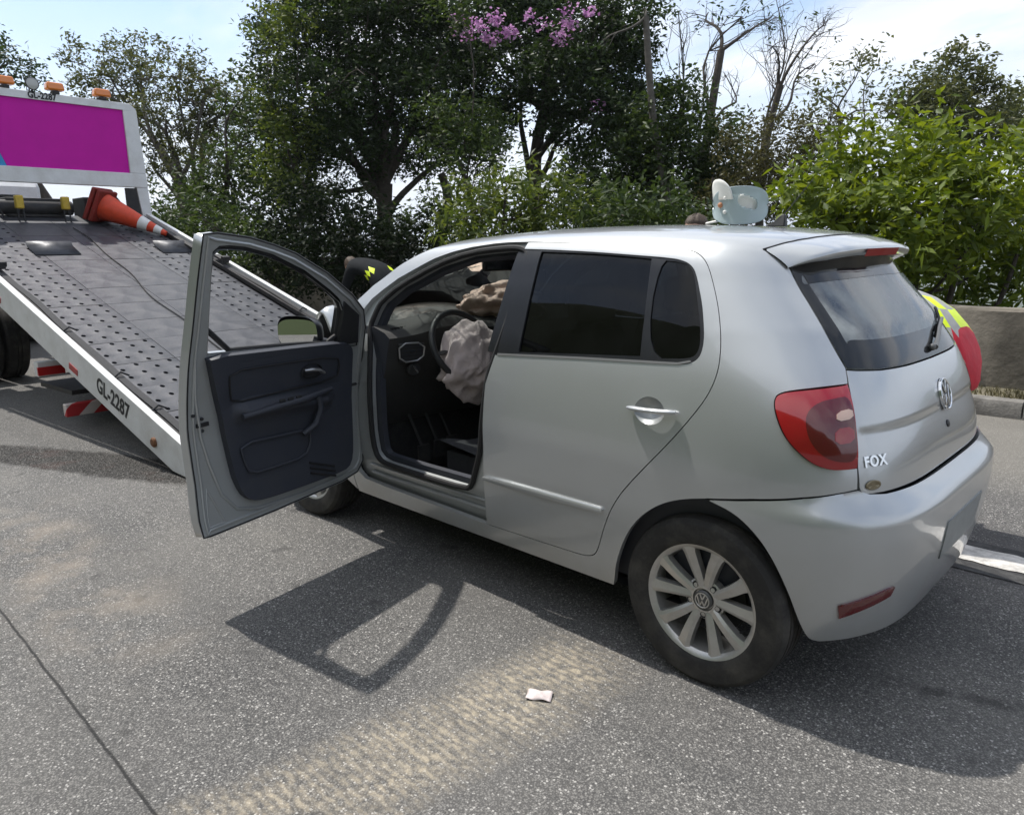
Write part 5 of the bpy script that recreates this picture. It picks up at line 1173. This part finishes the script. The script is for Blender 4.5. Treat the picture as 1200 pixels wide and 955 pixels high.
RED_C = mat('red_cloth', (.50, .012, .03), rough=.7, var=.12, vscale=8, bump=.6, bscale=14); GREY_C = mat('grey_reflective', (.33, .33, .32), rough=.6, var=.1, vscale=12, bump=.4, bscale=25); LIME = mat('lime_reflective', (.68, .85, .02), rough=.5, bump=.3, bscale=25); NAVY = mat('navy_cloth', (.018, .021, .03), rough=.85, var=.2, vscale=14, bump=.5, bscale=20); BOOT = mat('boot_leather', (.015, .014, .013), rough=.6); SHADE = mat('dark_cloth', (.016, .018, .020), rough=.9, spec=.15, var=.2, vscale=20)
def hand(parent, wrist, direction, palm_n, s=1.0):
    d = Vector(direction).normalized(); n = (Vector(palm_n)-d*Vector(palm_n).dot(d)).normalized(); sdw = d.cross(n); w0 = Vector(wrist)
    b = MB(); b.tube([w0-d*.02, w0+d*.03, w0+d*.065, w0+d*.09], [.024, .034, .040, .034], 10, flat=.42)
    for k, (o_, L_) in enumerate(((-.028, .062), (-.010, .075), (.009, .071), (.027, .055))):
        p0 = w0+d*.082+sdw*o_; b.tube([p0, p0+d*L_*.45+n*.004, p0+d*L_*.78+n*.018, p0+d*L_*.95+n*.034], [.0095, .009, .008, .006], 7)
    p0 = w0+d*.03-sdw*.032; b.tube([p0, p0+d*.025-sdw*.022+n*.008, p0+d*.055-sdw*.028+n*.02], [.011, .010, .008], 7)
    return b.build('hand', SKIN, parent, ang=60)
def head_on(parent, c, fwd, up, s=1.0, hair=HAIR, helmet=None):
    f = Vector(fwd).normalized(); u = Vector(up); u = (u-f*u.dot(f)).normalized(); r_ = f.cross(u); M = frame(c, f, r_, u)
    b = MB()
    def hd(a, t):
        an = 2*math.pi*a; th = math.pi*t; d_ = Vector((math.sin(th)*math.cos(an), math.sin(th)*math.sin(an), -math.cos(th)))
        x, y, z = d_.x*.098, d_.y*.074, d_.z*.118
        if z < -.02: y *= 1-.25*min(1, (-.02-z)/.09); 
        if d_.x > 0: x += .020*math.exp(-(d_.y/.16)**2-((d_.z+.12)/.16)**2)+.008*math.exp(-(d_.y/.3)**2-((d_.z+.55)/.12)**2)-.008*(math.exp(-((abs(d_.y)-.35)/.15)**2-((d_.z-.08)/.12)**2))
        return M @ Vector((x, y, z))
    b.grid(hd, 28, 20)
    for s_ in (1, -1): b.ball((0, 0, 0), (.018, .010, .030), M=M @ T(-.005, s_*.076, -.01), n=8, m=6)
    h = b.build('head', SKIN, parent, ang=70)
    for s_ in (1, -1):
        b = MB(); b.ball((0, 0, 0), .011, M=M @ T(.082, s_*.031, .008), n=8, m=6); b.build('eye', mat('eye_dark', (.03, .025, .02), rough=.2) if 'eye_dark' not in bpy.data.materials else bpy.data.materials['eye_dark'], h)
    b = MB(); b.box((0, 0, 0), (.006, .045, .010), M=M @ T(.093, 0, -.062)); b.build('mouth', mat('lips', (.30, .12, .10), rough=.5) if 'lips' not in bpy.data.materials else bpy.data.materials['lips'], h, bevel=.003)
    b = MB(); rh = random.Random(4)
    def hr(a, t):
        q = hd(a, .42+.58*t); v_ = M.inverted() @ q; k = 1.10+.03*math.sin(a*60)+.02*math.sin(a*23+t*17)
        if v_.x > .02 and t < .5: k = .97
        return M @ Vector((v_.x*k-.006, v_.y*k, v_.z*k+.003))
    b.grid(hr, 40, 12); b.build('hair', hair, h, ang=80)
    return h
def person(label, J, fn, mats_, hands=(), headspec=None, group=None):
    root = thing('person', label, 'person', (J['pelvis'][0][0], J['pelvis'][0][1], 0), group)
    bones = [('pelvis', 'waist'), ('waist', 'chest'), ('chest', 'neck'), ('chest', 'sh_l'), ('sh_l', 'el_l'), ('el_l', 'wr_l'), ('chest', 'sh_r'), ('sh_r', 'el_r'), ('el_r', 'wr_r'), ('pelvis', 'hip_l'), ('hip_l', 'kn_l'), ('kn_l', 'an_l'), ('an_l', 'to_l'), ('pelvis', 'hip_r'), ('hip_r', 'kn_r'), ('kn_r', 'an_r'), ('an_r', 'to_r')]
    skin_body('body', J, bones, (mats_, fn), root)
    for s_, dr, pn in hands: hand(root, J['wr_'+s_][0], dr, pn)
    if headspec: head_on(root, *headspec)
    return root
def V3(*a): return Vector(a)
# worker bending forward beside the rear of the car, back to the road shoulder
def bending(bx, by, sx, label, fn, mats_, s=1.0):
    """half-squat, trunk leaning forward along sx (+1: toward the car's nose)"""
    def q(a, b_, z): return V3(bx+sx*a*s, by+b_*s, z*s)
    J = {'pelvis': (q(0, 0, .91), (.155*s, .150*s)), 'waist': (q(.18, .01, 1.09), (.140*s, .140*s)), 'chest': (q(.42, .02, 1.22), (.155*s, .135*s)), 'neck': (q(.58, .03, 1.22), .06*s),
     'sh_l': (q(.46, .20, 1.13), .075*s), 'el_l': (q(.58, .24, .87), .05*s), 'wr_l': (q(.70, .20, .65), .036*s), 'sh_r': (q(.46, -.17, 1.13), .075*s), 'el_r': (q(.58, -.20, .87), .05*s), 'wr_r': (q(.72, -.14, .66), .036*s),
     'hip_l': (q(.05, .10, .84), .115*s), 'kn_l': (q(.40, .13, .56), .078*s), 'an_l': (q(.22, .12, .11), .056*s), 'to_l': (q(.41, .13, .05), .046*s), 'hip_r': (q(.05, -.10, .84), .115*s), 'kn_r': (q(.42, -.14, .56), .078*s), 'an_r': (q(.24, -.14, .11), .056*s), 'to_r': (q(.43, -.15, .05), .046*s)}
    f = lambda c, n: fn(((c.x-bx)*sx)/s, (c.y-by)/s, c.z/s)
    return person(label, J, f, mats_, hands=(('l', (.4*sx, -.1, -.8), (0, -1, 0)), ('r', (.4*sx, .1, -.8), (0, 1, 0))), headspec=(tuple(q(.71, .03, 1.14)), (.75*sx, 0, -.66), (.66*sx, 0, .75)))
def fn1(x, y, z):
    if z < .16: return 3
    t = x*.80+(z-.90)*.6
    if t < .13 or (z < .80 and x < .5): return 0
    w_ = abs(y)*.75
    if .205 < t+w_ < .265 or .315 < t+w_ < .375: return 2
    return 1
bending(-.30, -1.20, 1, 'person bending over beside the car in red trousers and grey jacket with lime chevrons', fn1, [RED_C, GREY_C, LIME, BOOT])
# standing person behind the car: only the crown of brown hair shows over the roof
def standing(x, y, h, face, fn, mats_, label, hair=HAIR, bend=0.0):
    s = h/1.75; f = Vector((math.cos(face), math.sin(face), 0)); l = Vector((-f.y, f.x, 0)); b0 = Vector((x, y, 0))
    def q(fw, lt, z): return b0+f*fw*s+l*lt*s+Vector((0, 0, z*s))
    J = {'pelvis': (q(0, 0, .95), (.15*s, .13*s)), 'waist': (q(0, 0, 1.12), (.135*s, .11*s)), 'chest': (q(.0, 0, 1.34), (.165*s, .12*s)), 'neck': (q(.01, 0, 1.50), .055*s), 'sh_l': (q(0, .19, 1.40), .062*s), 'el_l': (q(.02, .25, 1.12), .046*s), 'wr_l': (q(.14, .22, .90), .034*s), 'sh_r': (q(0, -.19, 1.40), .062*s), 'el_r': (q(.02, -.25, 1.12), .046*s), 'wr_r': (q(.14, -.22, .90), .034*s),
         'hip_l': (q(0, .09, .88), .10*s), 'kn_l': (q(.03, .10, .49), .068*s), 'an_l': (q(-.02, .10, .10), .05*s), 'to_l': (q(.16, .11, .045), .042*s), 'hip_r': (q(0, -.09, .88), .10*s), 'kn_r': (q(.03, -.10, .49), .068*s), 'an_r': (q(-.02, -.10, .10), .05*s), 'to_r': (q(.16, -.11, .045), .042*s)}
    return person(label, J, lambda c, n: fn(c, n, b0, f, l, s), mats_, hands=(('l', f*.5+Vector((0, 0, -.85)), -l), ('r', f*.5+Vector((0, 0, -.85)), l)), headspec=(q(.03, 0, 1.635), f, Vector((0, 0, 1)), 1, hair))
def fn2(c, n, b0, f, l, s): return 2 if c.z < .12*s else (1 if c.z > .93*s else 0)
p2 = standing(1.30, -1.33, 1.62, math.pi*.5, fn2, [NAVY, mat('plain_shirt', (.25, .24, .22), rough=.85), BOOT], 'person standing behind the car with only brown hair visible above the roof')
def fn3(x, y, z):
    if z < .16: return 2
    t = x*.80+(z-.90)*.6
    return 1 if .215 < t < .265 and z > .75 and x > -.2 else 0
bending(6.15, -2.60, 1, 'person in dark clothes with a lime waistband bending down beyond the front of the car', fn3, [SHADE, LIME, BOOT], 1.10)
# ------------------------------------------------------------ trees and shrubs beyond the wall
def leaf_mat(name, col, col2, trans=.35, rough=.5, spec=.28):
    m = bpy.data.materials.new(name); m.use_nodes = True; t = m.node_tree; t.nodes.clear(); L = t.links.new
    o = t.nodes.new('ShaderNodeOutputMaterial'); g_ = t.nodes.new('ShaderNodeNewGeometry'); rp = t.nodes.new('ShaderNodeValToRGB')
    rp.color_ramp.elements[0].color = (*col, 1); rp.color_ramp.elements[1].color = (*col2, 1); L(g_.outputs['Random Per Island'], rp.inputs[0])
    b = t.nodes.new('ShaderNodeBsdfPrincipled'); b.inputs['Roughness'].default_value = rough; b.inputs['Specular IOR Level'].default_value = spec; L(rp.outputs[0], b.inputs['Base Color'])
    tr = t.nodes.new('ShaderNodeBsdfTranslucent'); hs = t.nodes.new('ShaderNodeHueSaturation'); hs.inputs['Value'].default_value = 1.5; hs.inputs['Saturation'].default_value = 1.1; hs.inputs['Hue'].default_value = .485; L(rp.outputs[0], hs.inputs['Color']); L(hs.outputs[0], tr.inputs[0])
    mx = t.nodes.new('ShaderNodeMixShader'); mx.inputs[0].default_value = trans; L(b.outputs[0], mx.inputs[1]); L(tr.outputs[0], mx.inputs[2]); L(mx.outputs[0], o.inputs[0]); return m
LF_DARK = leaf_mat('leaf_dark', (.012, .024, .008), (.034, .060, .016)); LF_MID = leaf_mat('leaf_mid', (.022, .042, .012), (.058, .090, .022)); LF_BRIGHT = leaf_mat('leaf_bright', (.06, .10, .013), (.165, .215, .028), .42); LF_OLIVE = leaf_mat('leaf_olive', (.045, .06, .02), (.10, .11, .035)); LF_BROWN = leaf_mat('leaf_brown', (.05, .05, .02), (.085, .085, .03)); FLOWER = leaf_mat('purple_flower', (.34, .15, .33), (.58, .36, .55), .35, .6); LF_LIT = leaf_mat('leaf_lit', (.04, .07, .014), (.115, .15, .03), .42); LF_BLACK = leaf_mat('leaf_deep', (.006, .011, .005), (.014, .024, .008), .2, .6, .08)  # LF_LIT: light green with sunlight put into the colour of some clumps
BARK = mat('bark', (.060, .050, .042), rough=.95, var=.35, vscale=14, bump=.9, bscale=30); BARK_P = mat('pale_bark', (.11, .10, .088), rough=.95, var=.3, vscale=10, bump=.7, bscale=24)
def leaf_mesh(name, C_, mat_, L0, W0, droop, rng, up=.35):
    n = len(C_); d = rng.normal(size=(n, 3)); d[:, 2] = d[:, 2]*.6-droop; d /= np.linalg.norm(d, axis=1, keepdims=True)
    q = rng.normal(size=(n, 3)); q[:, 2] += up*3; s = np.cross(d, q); s /= np.maximum(np.linalg.norm(s, axis=1, keepdims=True), 1e-6); nn = np.cross(s, d)
    L_ = L0*rng.uniform(.6, 1.25, n)[:, None]; W_ = W0*rng.uniform(.7, 1.2, n)[:, None]
    v = np.empty((n, 4, 3)); v[:, 0] = C_; v[:, 1] = C_+d*L_*.45+s*W_*.5+nn*W_*.18; v[:, 2] = C_+d*L_; v[:, 3] = C_+d*L_*.45-s*W_*.5+nn*W_*.18
    me = bpy.data.meshes.new(name); me.vertices.add(4*n); me.vertices.foreach_set('co', v.astype(np.float32).ravel())
    f = np.arange(n)[:, None]*4+np.array([[0, 1, 2, 0, 2, 3]]); me.loops.add(6*n); me.loops.foreach_set('vertex_index', f.astype(np.int32).ravel()); me.polygons.add(2*n); me.polygons.foreach_set('loop_start', (np.arange(2*n)*3).astype(np.int32)); me.polygons.foreach_set('loop_total', np.full(2*n, 3, np.int32))
    me.materials.append(mat_); me.update(calc_edges=True); me.validate(); return me
def wig(a, b, n, amp, rng, sag=0):
    a, b = np.array(a, float), np.array(b, float); t = np.linspace(0, 1, n)[:, None]; p = a+(b-a)*t; d = np.linalg.norm(b-a)
    k1, k2 = rng.normal(size=(2, 3)); p += amp*d*(np.sin(t*math.pi)*k1*.5+np.sin(t*2*math.pi)*k2*.35); p[:, 2:] += (sag*d*np.sin(t*math.pi)); return p
def tree(name, label, base, fork, blobs, lmat, leaf=(.12, .05), dens=900, seed=1, trunk=.16, bark=BARK, droop=.2, group='trees behind the wall', tw=14, spread=.16, bare=0, cat='tree', extra=None, stems=1):
    """blobs: (centre, (rx, ry, rz)); leaves sit on twigs spread through the blobs"""
    rng = np.random.default_rng(seed); root = thing(name, label, cat, tuple(base), group)
    b = MB(); tp = wig(base, fork, 12, .06, rng); r0 = trunk
    b.tube([tuple(q) for q in tp], list(np.linspace(r0*1.15, r0*.62, 12)), 10)
    for k in range(stems-1):
        tp2 = wig(np.array(base)+rng.uniform(-.35, .35, 3)*[1, 1, 0], np.array(fork)+rng.uniform(-.8, .8, 3)*[1, 1, .5], 12, .08, rng); b.tube([tuple(q) for q in tp2], list(np.linspace(r0*.8, r0*.35, 12)), 8)
    leaves = []
    for c, rad in blobs:
        c = np.array(c); rad = np.array(rad if not np.isscalar(rad) else (rad,)*3, float)
        st = tp[-1] if rng.random() < .55 else tp[rng.integers(7, 12)]
        lp = wig(st, c, 9, .12, rng, .04); rb_ = r0*.46*min(1, .55+.4*rad.mean()); b.tube([tuple(q) for q in lp], list(np.linspace(rb_, rb_*.28, 9)), 7, cap=False)
        nt_ = int(dens*(rad[0]*rad[1]*rad[2])**.62)
        for k in range(max(4, int(3+rad.mean()*4+bare))):
            e = c+rng.normal(size=3)*rad*.62; q = wig(lp[rng.integers(4, 9)], e, 6, .14, rng, .03); b.tube([tuple(z) for z in q], list(np.linspace(rb_*.26, rb_*.06, 6)), 5, cap=False)
            if bare:
                for _ in range(3):
                    e2 = q[rng.integers(2, 6)]+rng.normal(size=3)*rad*.35+[0, 0, rad[2]*.2]; z2 = wig(q[rng.integers(2, 5)], e2, 5, .15, rng); b.tube([tuple(z) for z in z2], list(np.linspace(rb_*.10, rb_*.03, 5)), 4, cap=False)
        # twig sites, denser toward the rim of the blob and broken up by a lumpy field
        m_ = nt_; d = rng.normal(size=(m_*2, 3)); d /= np.linalg.norm(d, axis=1, keepdims=True); ph = rng.uniform(0, 6.3, (5, 1)); fv = rng.normal(size=(5, 3))*3.2
        lump = np.sin(d@fv.T+ph.T).sum(1)/5; rr = rng.uniform(.12, 1, m_*2)**.5*(1+.30*lump); keep = rng.random(m_*2) < .5+.55*lump; s_ = (c+d*rad*rr[:, None])[keep][:m_]
        tdir = d[keep][:m_]+rng.normal(size=s_.shape)*.5; tdir[:, 2] -= droop*.6; tdir /= np.maximum(np.linalg.norm(tdir, axis=1, keepdims=True), 1e-6)
        t_ = rng.uniform(0, 1, (len(s_), tw)); L_ = s_[:, None, :]+tdir[:, None, :]*(t_*spread*2.2)[:, :, None]+rng.normal(size=(len(s_), tw, 3))*spread*.33
        leaves.append(L_.reshape(-1, 3))
    b.build('trunk', bark, root, ang=70)
    lv = np.concatenate(leaves); cr = obj('crown', leaf_mesh('crown', lv, lmat, leaf[0], leaf[1], droop, rng), root)
    if extra:
        for ec, er, en, em, nm in extra:
            pts = np.array(ec)+rng.normal(size=(en, 3))*np.array(er); obj(nm, leaf_mesh(nm, pts, em, .075, .06, 0, rng), root)
    return root
def blob_px(lst, depth, jit=0, seed=0):
    """(u, v, ru, rv[, dd]) measured blobs -> world blobs at a given distance"""
    r_ = np.random.default_rng(seed); out = []
    for it in lst:
        u, v, ru, rv = it[:4]; dd = it[4] if len(it) > 4 else r_.uniform(-jit, jit); D = depth+dd; c = at(u, v, D); s = D/FPX; out.append((c, (ru*s, ru*s*1.0, rv*s)))
    return out
def root_at(u, depth, dz=0):
    c = at(u, 300, depth); y = min(c[1], -5.6); return np.array([c[0], y, lz(c[0], y)+dz-.3])
NT = [0]
def mk(name, label, u, depth, fork, blobs, lmat, jit=.8, **k):
    NT[0] += 1; D = depth; return tree(name, label, root_at(u, D), at(fork[0], fork[1], D), blob_px(blobs, D, jit, NT[0]), lmat, seed=NT[0]*13+1, **k)
mk('tree', 'airy light-crowned tree with forked pale trunk rising beside the magenta headboard', 205, 17, (208, 215), [(120, 75, 36, 22), (160, 65, 30, 16), (205, 90, 38, 24), (150, 120, 30, 30), (195, 140, 40, 32), (245, 105, 30, 28), (250, 155, 35, 30), (120, 110, 22, 18), (180, 190, 30, 24), (230, 200, 34, 26), (275, 130, 30, 40)], LF_OLIVE, dens=150, leaf=(.115, .048), trunk=.17, bark=BARK_P, tw=20, spread=.17, bare=2)
mk('tree', 'thin dark spray of foliage above the truck beacons', -40, 19, (-30, 120), [(10, 75, 26, 12), (35, 88, 12, 8), (-25, 60, 30, 20)], LF_DARK, dens=260, leaf=(.16, .06), trunk=.16, tw=9, spread=.22)
mk('tree', 'leafy green tree filling the gap between the headboard and the dark trees', 265, 14.5, (262, 240), [(225, 245, 45, 32), (270, 215, 40, 40), (300, 165, 34, 40), (215, 285, 40, 25), (275, 285, 50, 30), (320, 250, 36, 50), (290, 110, 24, 26)], LF_MID, dens=260, leaf=(.13, .055), trunk=.13, tw=13)
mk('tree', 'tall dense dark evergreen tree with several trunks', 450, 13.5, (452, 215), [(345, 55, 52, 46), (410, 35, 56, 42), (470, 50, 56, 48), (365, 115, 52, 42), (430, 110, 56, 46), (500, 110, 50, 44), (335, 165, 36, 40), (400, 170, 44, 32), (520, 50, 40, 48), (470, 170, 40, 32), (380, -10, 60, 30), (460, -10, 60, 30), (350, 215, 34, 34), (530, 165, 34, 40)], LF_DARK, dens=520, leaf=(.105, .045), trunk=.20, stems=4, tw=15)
mk('tree', 'dark tree hung with purple blossom at its top', 640, 14, (638, 130), [(560, 35, 44, 42), (620, 25, 50, 44), (680, 40, 50, 50), (585, 90, 42, 36), (650, 95, 44, 40), (715, 85, 42, 52), (560, 140, 38, 32), (690, 140, 44, 34), (735, 30, 34, 38), (620, -20, 60, 26), (740, 140, 34, 40)], LF_DARK, dens=560, leaf=(.115, .05), trunk=.17, tw=14, extra=[(at(u, v, 12.7), (.075, .075, .055), int(n_*.45), FLOWER, 'blossom') for u, v, n_ in ((560, 30, 130), (580, 22, 170), (597, 38, 190), (575, 45, 150), (655, 45, 130), (668, 30, 120), (620, 20, 70), (545, 40, 60), (690, 15, 90), (535, 22, 60), (700, 125, 40), (665, 12, 60), (640, 28, 40))])
mk('tree', 'shaded mid-green tree between the purple blossom and the bare trees', 765, 13, (762, 190), [(715, 190, 46, 36), (770, 150, 42, 36), (800, 120, 26, 26), (790, 200, 46, 40), (735, 235, 46, 32), (840, 175, 34, 38), (835, 225, 40, 36), (690, 235, 36, 34)], LF_MID, dens=480, leaf=(.12, .05), trunk=.13, stems=2, tw=13)
mk('tree', 'slender pale trunk climbing through the dark crowns', 762, 12.2, (757, 20), [(757, 10, 16, 16), (700, 60, 14, 10)], LF_DARK, dens=160, trunk=.085, bark=BARK_P, tw=7, jit=.2)
mk('tree', 'tall half-bare tree with dark crooked limbs and sparse leaf sprays', 812, 16, (845, 60), [(870, 20, 36, 18), (830, 15, 30, 16), (795, 15, 22, 16), (905, 20, 26, 10), (850, 88, 12, 8), (828, 75, 10, 8)], LF_DARK, dens=26, leaf=(.15, .05), trunk=.13, tw=8, spread=.2, bare=5)
mk('tree', 'bare twiggy tree leaning up beyond the neck brace', 885, 17, (915, 100), [(935, 35, 34, 30), (905, 55, 26, 30), (968, 30, 24, 14), (955, 75, 30, 24), (912, 10, 20, 14)], LF_DARK, dens=10, leaf=(.15, .05), trunk=.12, tw=7, spread=.2, bare=7)
mk('tree', 'thin tree with open tufts of olive leaves', 985, 18, (985, 140), [(958, 105, 16, 14), (1005, 65, 16, 12), (1022, 85, 14, 18), (990, 90, 10, 9), (970, 140, 18, 16), (1020, 130, 26, 14)], LF_OLIVE, dens=130, leaf=(.16, .06), trunk=.09, tw=9, spread=.2, bare=3)
mk('tree', 'rounded olive-green tree standing above the bright bush', 1110, 19, (1110, 160), [(1080, 105, 26, 20), (1115, 90, 30, 22), (1150, 120, 34, 20), (1095, 135, 34, 20), (1150, 155, 40, 22), (1185, 130, 20, 18), (1060, 125, 18, 12)], LF_OLIVE, dens=400, leaf=(.16, .065), trunk=.13, tw=11, spread=.22)
mk('tree', 'added tree whose yellow-green leaves paint in the sunlit edge of the dark evergreen', 340, 12.6, (345, 200), [(318, 45, 20, 22), (345, 22, 26, 18), (352, 150, 28, 26), (330, 185, 26, 26), (318, 120, 16, 20), (345, 225, 24, 20)], LF_LIT, dens=330, leaf=(.10, .042), trunk=.07, tw=15, jit=.3)  # separate lighter tree: sunlight on the evergreen's crown put into leaf colour
mk('tree', 'added slim tree whose mid-green leaves paint in a sunlit clump among the dark trunks', 540, 11.8, (538, 190), [(510, 135, 24, 16), (545, 140, 30, 20), (575, 160, 26, 20), (515, 165, 20, 16), (560, 185, 30, 18), (528, 15, 22, 14)], LF_MID, dens=380, leaf=(.10, .042), trunk=.06, tw=15, jit=.3)  # extra tree in lighter green, standing for a lit clump of dark crown
mk('shrub', 'brownish scrubby thicket beyond the neck brace', 890, 11.5, (890, 225), [(870, 185, 34, 34), (915, 175, 36, 34), (890, 225, 46, 34), (940, 205, 36, 34), (850, 235, 30, 30), (955, 165, 26, 22)], LF_BROWN, dens=520, leaf=(.085, .035), trunk=.06, stems=3, tw=13, spread=.14, cat='shrub', group='shrubs along the wall')
mk('shrub', 'bright yellow-green broad-leaved bush above the concrete wall', 1075, 8.2, (1085, 280), [(985, 205, 50, 34), (1050, 185, 56, 34), (1120, 190, 56, 36), (1175, 205, 44, 44), (1010, 250, 56, 38), (1080, 250, 60, 46), (1145, 265, 56, 46), (960, 255, 36, 34), (1040, 305, 56, 36), (1110, 320, 60, 34), (1185, 330, 30, 26), (1215, 250, 40, 60)], LF_BRIGHT, dens=330, leaf=(.165, .055), trunk=.065, stems=4, tw=13, spread=.17, droop=.35, cat='shrub', group='shrubs along the wall')
mk('shrub', 'light green long-leaved shrub in front of the dark trees', 610, 10.5, (612, 255), [(560, 232, 30, 20), (605, 218, 36, 20), (650, 222, 34, 22), (590, 258, 50, 24), (650, 258, 44, 24), (545, 258, 26, 22)], LF_LIT, dens=340, leaf=(.15, .04), trunk=.05, stems=3, tw=12, droop=.5, cat='shrub', group='shrubs along the wall')
mk('shrub', 'deep green shrub with drooping leaves beside the car roof', 745, 9.8, (745, 265), [(700, 250, 34, 24), (745, 245, 36, 22), (785, 250, 30, 22), (725, 270, 50, 20), (800, 268, 40, 20)], LF_MID, dens=360, leaf=(.14, .045), trunk=.045, stems=3, tw=12, droop=.5, cat='shrub', group='shrubs along the wall')
mk('shrub', 'made-up near-black shrub filling the blacked-out patch above the open driver door', 395, 10.5, (398, 310), [(345, 265, 36, 30), (395, 262, 40, 34), (440, 275, 38, 30), (370, 305, 46, 28), (425, 312, 46, 26), (480, 285, 34, 26), (335, 300, 30, 26)], LF_BLACK, dens=620, leaf=(.09, .04), trunk=.05, stems=3, tw=15, cat='shrub', group='shrubs along the wall')  # shrub made up to fill a blacked-out patch, hence the near-black leaves
mk('shrub', 'leafy green shrub above the far deck rail', 290, 11.5, (290, 290), [(245, 270, 40, 26), (285, 275, 34, 26), (310, 300, 30, 22), (210, 255, 26, 20)], LF_MID, dens=420, leaf=(.10, .045), trunk=.05, stems=2, tw=13, cat='shrub', group='shrubs along the wall')
mk('shrub', 'low green undergrowth filling in below the dark trees', 530, 11.5, (530, 290), [(500, 265, 36, 20), (545, 285, 36, 16), (590, 280, 40, 16), (520, 240, 20, 16)], LF_MID, dens=330, leaf=(.10, .045), trunk=.05, stems=2, tw=12, cat='shrub', group='shrubs along the wall')
# ------------------------------------------------------------ air
g = MB(); g.box((1500, -1500, -10), (9200, 9200, 260)); hz_m = bpy.data.materials.new('haze_air'); hz_m.use_nodes = True; t = hz_m.node_tree; t.nodes.clear(); ho = t.nodes.new('ShaderNodeOutputMaterial'); pv = t.nodes.new('ShaderNodeVolumePrincipled'); pv.inputs['Color'].default_value = (.86, .92, 1, 1); pv.inputs['Density'].default_value = .00035; pv.inputs['Anisotropy'].default_value = .2; t.links.new(pv.outputs[0], ho.inputs['Volume'])
hb = g.build('haze', hz_m); hb['kind'] = 'stuff'; hb['label'] = 'thin pale haze hanging over the whole valley'
